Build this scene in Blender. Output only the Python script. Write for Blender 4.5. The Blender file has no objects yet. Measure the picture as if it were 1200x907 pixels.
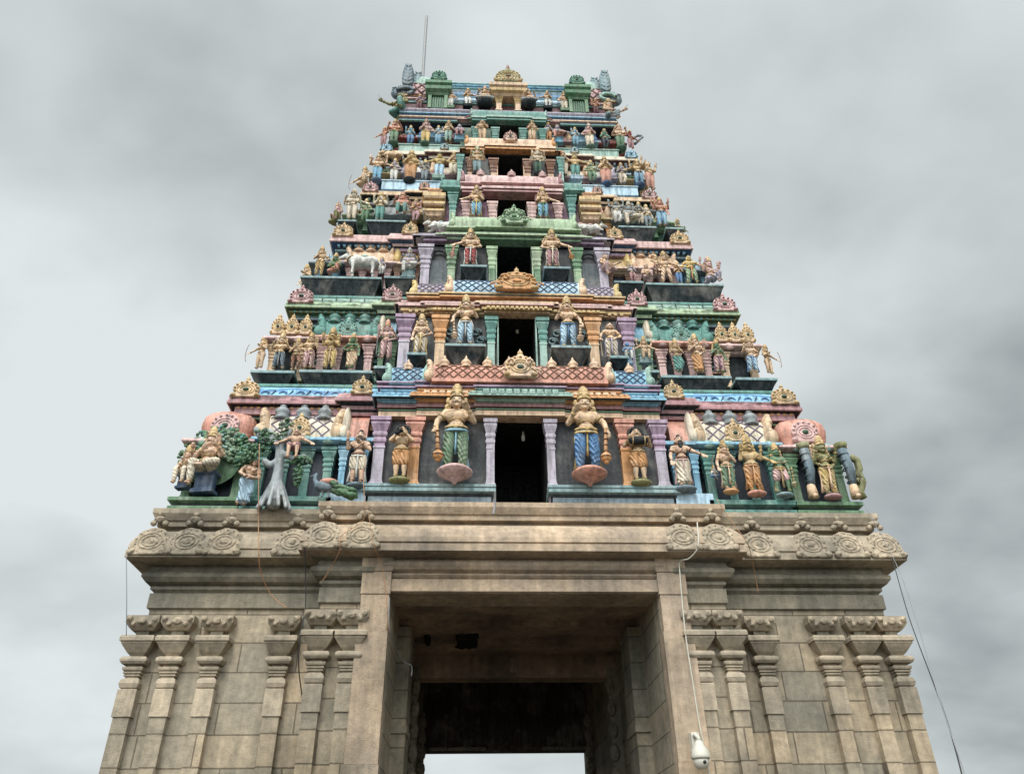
import bpy, math, random
from math import sin, cos, pi, radians as rd
from mathutils import Vector as V, Matrix
random.seed(7)
scene = bpy.context.scene
COL = scene.collection
# ------------------------------------------------------------------ camera model (solved from the photograph's vanishing lines)
FPX = 909.0
TI, YW, RO, X0 = rd(33.14), rd(3.03), rd(-.841), .837
_f = V((sin(YW)*cos(TI), cos(YW)*cos(TI), sin(TI))); _r = V((cos(YW), -sin(YW), 0)); _u = _r.cross(_f)
R2 = _r*cos(RO)+_u*sin(RO); U2 = -_r*sin(RO)+_u*cos(RO)
CAM = V((-X0, 0, 1.6))
def P(px, py, Y):
    d = _f+R2*((px-600)/FPX)+U2*((453.5-py)/FPX)
    k = Y/d.y
    return V((CAM.x+d.x*k, Y, 1.6+d.z*k))
def Zc(py, Y, px=604): return P(px, py, Y).z
def Zs(pl, yl, pr, yr, Y): return (P(pl, yl, Y).z+P(pr, yr, Y).z)/2
# ------------------------------------------------------------------ materials
def lin(h):
    o = []
    for i in (0, 2, 4):
        c = int(h[i:i+2], 16)/255
        o.append(c/12.92 if c <= .04045 else ((c+.055)/1.055)**2.4)
    return o
PAL = dict(peach='dcb694', tan='cfae88', cream='d6c8b0', pink='cfa8a4', rose='aa7a7e', salmon='cf8f7a', green='56805a', leaf='38683e', dkgreen='27523a',
  teal='508c82', mint='88aca0', sky='74aecb', blue='4a80b4', navy='1c2a3a', orange='cc9050', gold='c4a468', mauve='a084a0', lilac='a8a0b0', magenta='8a6078',
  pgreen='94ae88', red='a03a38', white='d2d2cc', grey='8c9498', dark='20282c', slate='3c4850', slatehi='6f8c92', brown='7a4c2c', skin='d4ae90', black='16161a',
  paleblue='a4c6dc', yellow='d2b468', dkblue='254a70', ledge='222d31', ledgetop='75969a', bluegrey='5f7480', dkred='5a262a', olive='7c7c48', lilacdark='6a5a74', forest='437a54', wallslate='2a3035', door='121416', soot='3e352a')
MATS = {}
def nn(nt, t, **k):
    n = nt.nodes.new(t)
    for a, b in k.items(): setattr(n, a, b)
    return n
def mat(name):
    if name in MATS: return MATS[name]
    m = bpy.data.materials.new(name); MATS[name] = m; m.use_nodes = True
    nt = m.node_tree; L = nt.links.new; bs = nt.nodes['Principled BSDF']
    tc = nn(nt, 'ShaderNodeTexCoord'); geo = nn(nt, 'ShaderNodeNewGeometry')
    def noise(sc, det=4, src=None, rough=.6):
        n = nn(nt, 'ShaderNodeTexNoise'); n.inputs['Scale'].default_value = sc; n.inputs['Detail'].default_value = det; n.inputs['Roughness'].default_value = rough
        L(src or geo.outputs['Position'], n.inputs['Vector']); return n
    def ramp(src, a, b, ca, cb):
        r = nn(nt, 'ShaderNodeValToRGB'); r.color_ramp.elements[0].position = a; r.color_ramp.elements[1].position = b
        r.color_ramp.elements[0].color = (*ca, 1); r.color_ramp.elements[1].color = (*cb, 1); L(src, r.inputs[0]); return r
    def mix(fac, a, b, mode='MIX'):
        x = nn(nt, 'ShaderNodeMix', data_type='RGBA', blend_type=mode)
        for s, q in ((x.inputs[0], fac), (x.inputs[6], a), (x.inputs[7], b)):
            if isinstance(q, (int, float)): s.default_value = q
            elif isinstance(q, (tuple, list)): s.default_value = (*q[:3], 1)
            else: L(q, s)
        return x.outputs[2]
    if name.startswith('stone') or name == 'paving':
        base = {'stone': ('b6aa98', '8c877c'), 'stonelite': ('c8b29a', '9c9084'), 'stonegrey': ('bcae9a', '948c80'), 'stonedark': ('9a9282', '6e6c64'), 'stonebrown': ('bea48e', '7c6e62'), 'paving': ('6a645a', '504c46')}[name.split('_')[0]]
        n1 = noise(.9, 6); n2 = noise(9, 5, rough=.7); n3 = noise(60, 2)
        c = ramp(n1.outputs[0], .35, .68, lin(base[0]), lin(base[1])).outputs[0]
        c = mix(.75, c, ramp(n2.outputs[0], .3, .75, (.62, .62, .62), (1.25, 1.22, 1.18)).outputs[0], 'MULTIPLY')
        # rain streaks
        mp = nn(nt, 'ShaderNodeMapping'); mp.inputs['Scale'].default_value = (5, 5, .35); L(geo.outputs['Position'], mp.inputs['Vector'])
        n4 = noise(1.4, 5, mp.outputs[0]); c = mix(.6, c, ramp(n4.outputs[0], .38, .62, (.66, .67, .66), (1.08, 1.06, 1.04)).outputs[0], 'MULTIPLY')
        bumph = n2.outputs[0]
        n5 = noise(.55, 8, rough=.65); c = mix(.85, c, ramp(n5.outputs[0], .36, .60, (.52, .53, .52), (1.08, 1.07, 1.05)).outputs[0], 'MULTIPLY')
        if name.endswith('_block'):
            mp2 = nn(nt, 'ShaderNodeMapping'); mp2.inputs['Rotation'].default_value = (rd(90), 0, 0); L(geo.outputs['Position'], mp2.inputs['Vector'])
            bk = nn(nt, 'ShaderNodeTexBrick'); L(mp2.outputs[0], bk.inputs['Vector'])
            bk.inputs['Color1'].default_value = (.79, .82, .83, 1); bk.inputs['Color2'].default_value = (1.18, 1.1, 1.0, 1); bk.inputs['Mortar'].default_value = (.42, .4, .38, 1)
            bk.inputs['Scale'].default_value = 1; bk.inputs['Mortar Size'].default_value = .012; bk.inputs['Mortar Smooth'].default_value = .3
            bk.inputs['Brick Width'].default_value = .92; bk.inputs['Row Height'].default_value = .46; bk.offset = .43; bk.squash = 1.3; bk.squash_frequency = 3; bk.inputs['Bias'].default_value = -.1
            c = mix(.9, c, bk.outputs['Color'], 'MULTIPLY')
        ad = nn(nt, 'ShaderNodeMath', operation='ADD'); L(n2.outputs[0], ad.inputs[0]); L(n3.outputs[0], ad.inputs[1])
        bp = nn(nt, 'ShaderNodeBump'); bp.inputs['Strength'].default_value = .55; bp.inputs['Distance'].default_value = .025; L(ad.outputs[0], bp.inputs['Height'])
        if name.endswith('_block'):
            b2 = nn(nt, 'ShaderNodeBump', invert=True); b2.inputs['Strength'].default_value = .8; b2.inputs['Distance'].default_value = .02; L(bk.outputs['Fac'], b2.inputs['Height']); L(bp.outputs[0], b2.inputs['Normal']); bp = b2
        if name.endswith('_carved'):
            vo = nn(nt, 'ShaderNodeTexVoronoi', feature='SMOOTH_F1'); vo.inputs['Scale'].default_value = 13; L(geo.outputs['Position'], vo.inputs['Vector'])
            b2 = nn(nt, 'ShaderNodeBump'); b2.inputs['Strength'].default_value = .9; b2.inputs['Distance'].default_value = .05; L(vo.outputs['Distance'], b2.inputs['Height']); L(bp.outputs[0], b2.inputs['Normal']); bp = b2
            c = mix(.5, c, ramp(vo.outputs['Distance'], .1, .5, (.7, .7, .7), (1.15, 1.12, 1.08)).outputs[0], 'MULTIPLY')
        L(c, bs.inputs['Base Color']); L(bp.outputs[0], bs.inputs['Normal']); bs.inputs['Roughness'].default_value = .9; bs.inputs['Specular IOR Level'].default_value = .2
        return m
    key = name.split('_')[0]; suf = name[len(key)+1:]
    if key in ('wire', 'plastic', 'steel', 'glass', 'cable'):
        bs.inputs['Base Color'].default_value = (*{'wire': (.02, .02, .02), 'plastic': (.50, .48, .41), 'steel': (.2, .205, .21), 'glass': (.01, .01, .01), 'cable': (.34, .17, .08)}[key], 1)
        bs.inputs['Roughness'].default_value = .15 if key == 'glass' else .5
        return m
    col = lin(PAL[key]); lum = .2126*col[0]+.7152*col[1]+.0722*col[2]
    q = .12 if key in ('skin', 'peach', 'tan', 'gold', 'cream') else .12
    dk_ = 1 if key in ('skin', 'peach', 'cream', 'tan') else .97
    col = [(x*(1-q)+lum*q)*dk_ for x in col]
    n1 = noise(1.7, 5); n2 = noise(14, 4, rough=.7)
    hi = [min(1, x*1.12+.03) for x in col]; lo = [x*.78 for x in col]
    c = ramp(n2.outputs[0], .3, .72, lo, hi).outputs[0]
    # sun-bleached and rain-washed patches
    bleach = [x*.5+.5*q for x, q in zip(hi, (.5, .47, .42))]
    if key not in ('dark', 'door', 'black', 'navy'):
        c = mix(ramp(n1.outputs[0], .48, .78, (0, 0, 0), (.75, .75, .75)).outputs[0], c, bleach)
    mp = nn(nt, 'ShaderNodeMapping'); mp.inputs['Scale'].default_value = (7, 7, .9); L(geo.outputs['Position'], mp.inputs['Vector'])
    n4 = noise(1.6, 5, mp.outputs[0]); c = mix(.8, c, ramp(n4.outputs[0], .36, .56, (.46, .45, .44), (1.06, 1.05, 1.04)).outputs[0], 'MULTIPLY')
    n6 = noise(8, 6, rough=.75); n7 = noise(2.7, 7, rough=.7)
    if key not in ('dark', 'door', 'black', 'navy', 'soot', 'wallslate', 'ledge'):
        c = mix(ramp(n6.outputs[0], .635, .66, (0, 0, 0), (.5, .5, .5)).outputs[0], c, (.5, .46, .4))      # flaked paint, plaster showing
    c = mix(ramp(n7.outputs[0], .30, .42, (.55, .55, .55), (0, 0, 0)).outputs[0], c, (.035, .036, .034))      # mould
    # edge wear: rubbed paint on sharp edges
    bv = nn(nt, 'ShaderNodeBevel', samples=3); bv.inputs['Radius'].default_value = .03
    dt = nn(nt, 'ShaderNodeVectorMath', operation='DOT_PRODUCT'); L(bv.outputs[0], dt.inputs[0]); L(geo.outputs['Normal'], dt.inputs[1])
    if suf != 'plain' and key not in ('door', 'black'):
        ed = ramp(dt.outputs['Value'], .80, .99, (.55, .55, .55), (0, 0, 0)).outputs[0]
        c = mix(ed, c, [min(.75, x*1.25+.1) for x in col])
    h = n2.outputs[0]
    bp = nn(nt, 'ShaderNodeBump'); bp.inputs['Strength'].default_value = .4; bp.inputs['Distance'].default_value = .02; L(h, bp.inputs['Height'])
    if suf in ('rib', 'tile', 'fold', 'frieze', 'relief'):
        sx = nn(nt, 'ShaderNodeSeparateXYZ'); L(geo.outputs['Position'], sx.inputs[0])
        if suf == 'fold':
            w = nn(nt, 'ShaderNodeTexWave'); w.inputs['Scale'].default_value = 5.5; w.inputs['Distortion'].default_value = 2.5; w.bands_direction = 'X'; w.inputs['Detail'].default_value = 1
            mp3 = nn(nt, 'ShaderNodeMapping'); mp3.inputs['Rotation'].default_value = (0, rd(28), 0); L(geo.outputs['Position'], mp3.inputs['Vector']); L(mp3.outputs[0], w.inputs['Vector'])
            hh = w.outputs['Fac']; dist = .03
            c = mix(.35, c, ramp(hh, 0, .5, (.6, .6, .6), (1.1, 1.1, 1.1)).outputs[0], 'MULTIPLY')
        elif suf == 'rib':
            w = nn(nt, 'ShaderNodeTexWave'); w.inputs['Scale'].default_value = 2.6; w.bands_direction = 'X'; w.inputs['Distortion'].default_value = 0; L(geo.outputs['Position'], w.inputs['Vector'])
            hh = ramp(w.outputs['Fac'], 0, .25, (0, 0, 0), (1, 1, 1)).outputs[0]; dist = .04
            c = mix(.5, c, ramp(w.outputs['Fac'], 0, .2, (.55, .55, .6), (1, 1, 1)).outputs[0], 'MULTIPLY')
        elif suf in ('frieze', 'relief'):
            vo = nn(nt, 'ShaderNodeTexVoronoi', feature='SMOOTH_F1'); vo.inputs['Scale'].default_value = 3.2 if suf == 'frieze' else 9; L(geo.outputs['Position'], vo.inputs['Vector'])
            w = nn(nt, 'ShaderNodeTexWave'); w.wave_type = 'RINGS'; w.inputs['Scale'].default_value = 1.2 if suf == 'frieze' else 2.5; w.inputs['Distortion'].default_value = 6; L(geo.outputs['Position'], w.inputs['Vector'])
            hh = w.outputs['Fac']; dist = .04
            dk = dict(frieze=(.25, .42, .7), relief=(.5, .5, .5))[suf]
            c = mix(.8, c, ramp(w.outputs['Fac'], .1, .35, dk, (1.05, 1.05, 1.05)).outputs[0], 'MULTIPLY')
        b2 = nn(nt, 'ShaderNodeBump'); b2.inputs['Strength'].default_value = .7; b2.inputs['Distance'].default_value = dist; L(hh, b2.inputs['Height']); L(bp.outputs[0], b2.inputs['Normal']); bp = b2
    L(c, bs.inputs['Base Color']); L(bp.outputs[0], bs.inputs['Normal'])
    bs.inputs['Roughness'].default_value = .62 if key not in ('door', 'soot') else 1; bs.inputs['Specular IOR Level'].default_value = .35 if key not in ('door', 'soot', 'dark', 'ledge') else .05
    return m
# ------------------------------------------------------------------ mesh builder
class MB:
    def __init__(s): s.v = []; s.f = []; s.m = []; s.s = []; s.names = []
    def mi(s, m):
        if m not in s.names: s.names.append(m)
        return s.names.index(m)
    def face(s, idx, m, sm=False): s.f.append(tuple(idx)); s.m.append(s.mi(m)); s.s.append(sm)
    def grid(s, rings, m, closed=True, caps=True, sm=True, mats=None):
        b = len(s.v); n = len(rings[0])
        for r in rings: s.v += [tuple(p) for p in r]
        for i in range(len(rings)-1):
            mm = mats[i] if mats else m
            for j in range(n if closed else n-1):
                k = (j+1) % n
                s.face((b+i*n+j, b+i*n+k, b+(i+1)*n+k, b+(i+1)*n+j), mm, sm)
        if caps:
            s.face([b+j for j in range(n)][::-1], mats[0] if mats else m); s.face([b+(len(rings)-1)*n+j for j in range(n)], mats[-1] if mats else m)
    def loft(s, x0, x1, yf, yb, prof, m=None):
        rings = []; mats = []
        for i, p in enumerate(prof):
            o, z = p[0], p[1]
            rings.append([(x0-o, yf-o, z), (x1+o, yf-o, z), (x1+o, yb+o, z), (x0-o, yb+o, z)])
            if i: mats.append(p[2] if len(p) > 2 else m)
        s.grid(rings, m or mats[0], sm=False, mats=mats)
    def box(s, x0, x1, y0, y1, z0, z1, m): s.loft(x0, x1, y0, y1, [(0, z0), (0, z1)], m)
    def exx(s, x0, x1, pts, m, sm=True):   # closed yz polygon extruded along x
        s.grid([[(x0, y, z) for y, z in pts], [(x1, y, z) for y, z in pts]], m, sm=False)
    def ell(s, c, r, m='x', n=12, k=8, rot=None):
        rings = []
        c = V(c); rot = rot or Matrix.Identity(3)
        for i in range(k+1):
            a = -pi/2+pi*i/k; a = max(-pi/2+.03, min(pi/2-.03, a))
            rings.append([c+rot @ V((r[0]*cos(a)*cos(2*pi*j/n), r[1]*cos(a)*sin(2*pi*j/n), r[2]*sin(a))) for j in range(n)])
        s.grid(rings, m)
    def frame(s, d):
        d = V(d).normalized(); a = V((0, 0, 1)) if abs(d.z) < .9 else V((1, 0, 0)); x = a.cross(d).normalized(); return x, d.cross(x)
    def cap(s, a, b, ra, rb, m='x', n=10):
        a = V(a); b = V(b); x, y = s.frame(b-a); d = (b-a).normalized(); rings = []
        for t, q, cc in [(-.99, 0.12, 0), (-.7, .71, 0), (0, 1, 0), (0, 1, 1), (.7, .71, 1), (.99, .12, 1)]:
            r = rb if cc else ra; c = (b if cc else a)+d*(t*r)
            rings.append([c+(x*cos(2*pi*j/n)+y*sin(2*pi*j/n))*(q*r) for j in range(n)])
        s.grid(rings, m)
    def tube(s, pts, r, m='x', n=6, closed=False):
        pts = [V(p) for p in pts]; rings = []; N = len(pts)
        for i, p in enumerate(pts):
            d = (pts[(i+1) % N]-pts[i-1]) if closed else (pts[min(i+1, N-1)]-pts[max(i-1, 0)])
            x, y = s.frame(d); rr = r[i] if isinstance(r, (list, tuple)) else r
            rings.append([p+(x*cos(2*pi*j/n)+y*sin(2*pi*j/n))*rr for j in range(n)])
        if closed: rings.append(rings[0])
        s.grid(rings, m, caps=not closed)
    def ring(s, c, axis, R, r, m='x', n=14, k=5, sq=1.0):
        x, y = s.frame(axis); c = V(c)
        s.tube([c+x*(R*cos(2*pi*j/n))+y*(R*sq*sin(2*pi*j/n)) for j in range(n)], r, m, k, True)
    def lathe(s, c, prof, m, n=12):
        c = V(c); s.grid([[c+V((r*cos(2*pi*j/n), r*sin(2*pi*j/n), z)) for j in range(n)] for r, z in prof], m)
    def mesh(s, name):
        me = bpy.data.meshes.new(name); me.from_pydata([tuple(v) for v in s.v], [], s.f)
        me.polygons.foreach_set('use_smooth', s.s); me.polygons.foreach_set('material_index', s.m)
        for n in s.names:
            if n != 'x': me.materials.append(mat(n))
        me.update(); return me
    def build(s, name, parent=None):
        if not s.v: return None
        o = bpy.data.objects.new(name, s.mesh(name)); COL.objects.link(o); o.parent = parent; return o
def put(name, me, parent=None, m=None):
    o = bpy.data.objects.new(name, me); COL.objects.link(o); o.parent = parent
    if m: me.materials.clear(); me.materials.append(mat(m))
    return o
def empty(name, loc, label, cat, group=None, rz=0):
    o = bpy.data.objects.new(name, None); COL.objects.link(o); o.location = loc; o.rotation_euler = (0, 0, rz)
    o.empty_display_size = .2; tag(o, label, cat, group); return o
def tag(o, label=None, cat=None, group=None, kind=None):
    if label: o['label'] = label
    if cat: o['category'] = cat
    if group: o['group'] = group
    if kind: o['kind'] = kind
    return o
def remesh(mb, vox, smooth=2):
    me = mb.mesh('tmp'); o = bpy.data.objects.new('tmp', me); COL.objects.link(o)
    md = o.modifiers.new('r', 'REMESH'); md.mode = 'VOXEL'; md.voxel_size = vox; md.use_smooth_shade = True
    if smooth: ms = o.modifiers.new('s', 'SMOOTH'); ms.iterations = smooth; ms.factor = .5
    dg = bpy.context.evaluated_depsgraph_get(); r = bpy.data.meshes.new_from_object(o.evaluated_get(dg))
    bpy.data.objects.remove(o); bpy.data.meshes.remove(me); r.materials.clear(); return r
# ------------------------------------------------------------------ shared ornaments
def kudu(mb, c, w, h, m, m2=None, tilt=0, fin=True, y=.07, scroll=False, holem='dkgreen', rel=1.0):
    """horseshoe-gable medallion facing -Y, c = bottom centre"""
    m2 = m2 or m; c = V(c); rot = Matrix.Rotation(tilt, 3, 'X')
    T = lambda x, yy, z: c+rot @ V((x*w/2, yy, z*h))
    N = 26; front = []; back = []; mid = []
    for j in range(N):
        a = -pi/2+2*pi*j/N; rr = 1+.07*abs(sin(4.5*a)); x = cos(a)*rr*.92; z = .5+.5*sin(a)*rr
        if z < .18: x = (1 if x > 0 else -1)*max(abs(x), .85+.15*(1-z/.18)) if abs(x) > .1 else x; z = max(0, z*.6)
        front.append(T(x*.9, -y, .5+(z-.5)*.93)); mid.append(T(x, -y*.55, z)); back.append(T(x, y*.3, z))
    mb.grid([back, mid, front], m)
    for R, q in ((.72, .03), (.48, .03)):
        pts = [T(cos(2*pi*j/16)*R*.9, -y-.005, .47+.42*R*sin(2*pi*j/16)) for j in range(16)]
        mb.tube(pts, h*q*rel, m2, 5, True)
    mb.ell(T(0, -y, .45), (w*.11, .05*rel, h*.11), holem)
    for j in range(9):
        a = -.35+j*(pi+.7)/8; p = T(cos(a)*.82, -y*.9, .5+.42*sin(a)); mb.ell(p, (w*.055*rel, .05*rel, h*.06*rel), m2, 8, 5)
    for sx in (-1, 1):
        mb.ell(T(.85*sx, -y*.8, .1), (w*.12, min(.07, y), h*.11), m2, 8, 5)
        if scroll:
            pts = [T(sx*(.98+.32*cos(t)*(1-t/9)), -y, .2+.2*sin(t)*(1-t/9)) for t in [i*.55 for i in range(14)]]
            mb.tube(pts, h*.045, m, 5)
            pts = [T(sx*(.55+.25*cos(t)*(1-t/9)), -y-.03, .62+.2*sin(t)*(1-t/9)) for t in [i*.55 for i in range(14)]]
            mb.tube(pts, h*.04, m, 5)
    if fin:
        b = T(0, -y*.3, .97); k = h*.16
        mb.ell(b, (k*1.1, k*.7, k*.8), m); mb.ell(b+V((0, 0, k*1.1)), (k*.7, k*.6, k*.8), m2); mb.cap(b+V((0, 0, k*1.5)), b+V((0, 0, k*2.4)), k*.3, k*.1, m)
def finial(mb, c, h, m, m2=None):
    r = h*.34
    mb.lathe(c, [(r, 0), (r*1.1, h*.08), (r*.6, h*.14), (r*.9, h*.3), (r, h*.42), (r*.7, h*.56), (r*.28, h*.62), (r*.5, h*.7), (r*.25, h*.78), (r*.16, h*.9), (.004, h)], m, 10)
def shala(mb, x0, x1, yf, z0, h, m, horn, lat=None, fins=0, depth=.5, finm=None, hornw=.13, lean=.25):
    """barrel roof, axis along x, with leaf-shaped end gables"""
    n = 9; dp = depth; pts = []
    prof = lambda a: (yf+h*.45*(1-cos(a))-.05*sin(a*1.6), z0+h*sin(a))
    pts = [prof(pi/2*i/n) for i in range(n+1)]+[(yf+dp, z0+h), (yf+dp, z0)]
    mb.exx(x0, x1, pts, m)
    mb.box(x0-.02, x1+.02, yf-.035, yf+dp, z0-.05, z0+.02, m)
    if lat:
        W = x1-x0; step = h*.42; k = int(W/step)+1; step = W/max(1, k)
        amax = pi/2*.82
        for i in range(-3, k+3):
            for sg in (-1, 1):
                q = []
                for j in range(13):
                    a = amax*j/12; x = x0+i*step+(sg*h*1.25*j/12)+(0 if sg > 0 else h*.2)
                    if x0+.01 < x < x1-.01:
                        y, z = prof(a); q.append((x, y-.006, z+.004))
                if len(q) > 1: mb.tube(q, .014, lat, 4)
    for sx, xe in ((-1, x0), (1, x1)):
        rot = Matrix.Rotation(lean*sx, 3, 'Y')
        mb.ell((xe+sx*hornw*.35, yf+h*.35, z0+h*.56), (hornw*.62, h*.52, h*.72), horn, 12, 9, rot)
        mb.ell((xe+sx*hornw*.55, yf+h*.02, z0+h*.25), (hornw*.75, h*.22, h*.3), horn, 10, 7)
        for t in range(5):
            a = t*.5-.2; mb.ell((xe+sx*(hornw*.5+.09*sin(a)*h), yf+h*(.38-.48*cos(a)), z0+h*(.55+.62*sin(a)*1.05)), (hornw*.3,)*3, horn, 7, 5)
    for i in range(fins):
        x = x0+(x1-x0)*(i+.5)/fins; finial(mb, (x, yf+h*.16, z0+h*.74), h*.72, finm or horn)
def kuta(mb, x, y, z0, w, h, m, m2, d=None):
    """square lobed dome"""
    rings = []; N = 24; d = d or w
    for q, z in [(.86, 0), (.9, .06), (.78, .12), (.95, .3), (1.0, .5), (.93, .72), (.7, .9), (.3, 1.0)]:
        rr = []
        for j in range(N):
            a = 2*pi*j/N; ca, sa = cos(a), sin(a); k = (abs(ca)**3.2+abs(sa)**3.2)**(-1/3.2); k *= 1+.03*cos(8*a)
            rr.append((x+ca*k*q*w/2, y+sa*k*q*d/2, z0+z*h))
        rings.append(rr)
    mb.grid(rings, m)
    kudu(mb, (x, y-d*.46, z0+h*.1), w*.5, h*.62, m2, y=.06, fin=False)
    finial(mb, (x, y, z0+h*.98), h*.34, m)
def pil(mb, x, yf, w, z0, z1, m, m2=None, dp=.16, y1=None):
    """pilaster: base, shaft, ringed neck, flaring capital, abacus; front face at yf"""
    H = z1-z0; m2 = m2 or m; w2 = w/2; yb = yf+dp
    P_ = [(.35, 0), (.35, .06), (.12, .075), (.12, .10), (0, .11), (0, .55), (.14, .56), (.14, .585), (0, .595), (0, .63), (.25, .65), (.3, .68), (.1, .70), (.1, .72), (.35, .74), (.42, .77), (.2, .79), (.2, .80), (.75, .89), (.8, .895), (.8, .92), (.6, .925), (.6, .94), (.95, .945), (.95, 1)]
    mb.loft(x-w2, x+w2, yf, yb, [(o*w2, z0+H*t, m if t < .62 else m2) for o, t in P_])
CLOUD_OFF = (1, 3, 9); EXPOSURE = 0.36; SKYG = .82
# ================================================================== ground
g = MB(); g.grid([[(-900, -700, 0), (900, -700, 0)], [(-900, 1100, 0), (900, 1100, 0)]], 'paving', closed=False, caps=False, sm=False)
gr = g.build('ground'); tag(gr, kind='structure')
# ================================================================== the tower
tower = empty('temple_tower', (0, 18, 0), 'seven-storey painted temple gateway tower on a carved grey-brown stone base', 'temple tower')
_off = V((0, 18, 0))
def T(mb, name, parent=tower):
    # geometry is written in world metres; bring it to the tower's own frame
    mb.v = [tuple(V(p)-_off) for p in mb.v]
    return mb.build(name, parent)
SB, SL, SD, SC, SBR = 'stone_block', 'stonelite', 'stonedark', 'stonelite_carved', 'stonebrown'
GW = 2.22      # half width of the gateway
YB = 23.2
WY, CY = 13.0, 12.68   # wing wall plane, central projection plane
ZC0, ZL = 6.34, 6.40   # cornice lip
w = MB()
for s in (-1, 1):
    a, b = sorted((s*GW, s*6.2)); w.box(a, b, WY, YB, -.3, 7.05, SB)
    a, b = sorted((s*(GW+.003), s*3.35)); w.box(a, b, CY, WY+.5, -.3, 6.2, SB)
w.box(-6.1, 6.1, WY+.02, YB-.02, 6.9, 7.3, SD)
w.box(-GW-.1, GW+.1, 12.64, 13.3, 5.765, 7.03, SL)       # lintel
base = T(w, 'stone_base')
def B(mb, name): return T(mb, name, base)
# gateway roof: planks, beams
c = MB()
y = 13.3; i = 0
while y < 17.0:
    d = .62; c.box(-GW-.05, GW+.05, y+.012, y+d-.012, 5.80+.07*(i % 2), 6.2, SBR); y += d; i += 1
c.box(-GW-.05, GW+.05, 13.29, 17.2, 5.88, 6.4, SD)
B(c, 'ceiling_slab')
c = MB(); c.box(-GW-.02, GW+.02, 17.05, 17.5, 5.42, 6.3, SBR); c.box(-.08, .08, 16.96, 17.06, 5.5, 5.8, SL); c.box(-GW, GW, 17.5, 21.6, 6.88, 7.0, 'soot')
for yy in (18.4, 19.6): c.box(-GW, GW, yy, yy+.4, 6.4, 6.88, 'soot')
B(c, 'ceiling_beam')
c = MB()
zb = P(600, 877, 21.5).z
c.box(-GW, GW, 21.5, 22.3, zb, 6.87, 'soot')  # rear lintel and deep ceiling beams share one near-black brown
for i in range(9): 
    if abs(i-4) > 1: c.cap((-1.9+i*.475, 21.45, zb), (-1.5+i*.475, 21.45, zb), .05, .05, SD, 8)
B(c, 'rear_lintel')
# black panels standing in for the darkness of holes in the soffit
c = MB(); n = 15
n = 27; pts = [(-.98+.25*max(-.8, min(.8, 1.3*cos(2*pi*j/n)))*(.85+.35*random.random()), 15.6+.6*max(-.8, min(.8, 1.3*sin(2*pi*j/n)))*(.85+.3*random.random())) for j in range(n)]
c.grid([[(x, y, 5.765) for x, y in pts], [(x, y, 5.86) for x, y in pts]], 'door_plain', sm=False); B(c, 'soffit_dark_panel'); c = MB()
pts = [(-1.75+.06*cos(2*pi*j/7), 15.6+.3*sin(2*pi*j/7)) for j in range(7)]
c.grid([[(x, y, 5.768) for x, y in pts], [(x, y, 5.86) for x, y in pts]], 'door_plain', sm=False)
B(c, 'soffit_dark_panel')
# jamb pillars in front of the gateway, inner jambs, carved door frame further in
for s in (-1, 1):
    c = MB(); a, b = sorted((s*2.23, s*2.68))
    e = .0
    for z0, z1, o in ((0, 3.2, .035), (3.2, 5.12, .02), (5.12, 5.72, .0), (5.72, 6.1, .015), (6.1, 6.38, .03)):
        c.loft(a, b, 12.52, CY+.1, [(o, z0+.004), (o, z1-.004), (o-.012, z1)], SL if z0 > 3 else 'stonelite_block')
    B(c, 'gate_pillar')
    c = MB(); a, b = sorted((s*1.98, s*2.4)); c.box(a, b, 14.3, 15.1, 0, 5.70, 'stonedark_block')
    for k in range(4): c.box(a-.02, b+.02, 14.26, 15.14, 1.2*k+.3, 1.2*k+.42, SD)
    B(c, 'inner_pillar')
    c = MB(); a, b = sorted((s*2.12, s*2.4)); c.box(a, b, 21.3, 22.4, 0, 7.0, SD)
    for k in range(14): c.ell((s*2.12, 21.28, .6+k*.36), (.12, .05, .19), 'stonedark_carved', 10, 6); c.ell((s*2.10, 21.28, .78+k*.36), (.06, .1, .06), 'stonedark_carved', 8, 5)
    B(c, 'door_jamb')
    c = MB(); a, b = sorted((s*2.0, s*2.4)); c.box(a, b, 17.0, 17.6, 0, 5.6, SD)
    for k in range(12): c.ell((s*2.03, 16.98, .6+k*.42), (.1, .06, .17), 'stonedark_carved', 10, 6)
    B(c, 'door_jamb')
# lintel mouldings, the round rolls beneath the cornice
c = MB()
lp = [(0, 5.758), (.05, 5.78), (.05, 5.98), (.0, 6.0), (.03, 6.02), (.06, 6.05), (.03, 6.08), (.0, 6.1), (.08, 6.14), (.12, 6.2), (.12, 6.26), (.06, 6.32), (.0, 6.34)]
c.loft(-GW-.01, GW+.01, 12.60, 12.9, lp, SL); B(c, 'lintel_moulding')
def roll(x0, x1, yf, nm='moulding'):
    c = MB(); c.loft(x0, x1, yf, 15, [(0, 5.6), (.05, 5.62), (.05, 5.86), (.0, 5.88), (.02, 5.9), (.06, 5.93), (.06, 5.97), (.03, 6.0), (.14, 6.03), (.2, 6.1), (.2, 6.16), (.12, 6.22), (.1, 6.3), (.22, 6.33), (.22, 6.36)], SD); B(c, nm)
roll(-6.19, -3.36, WY-.003); roll(3.36, 6.19, WY-.003)
roll(-3.34, -2.7, CY-.003); roll(2.7, 3.34, CY-.003)
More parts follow.
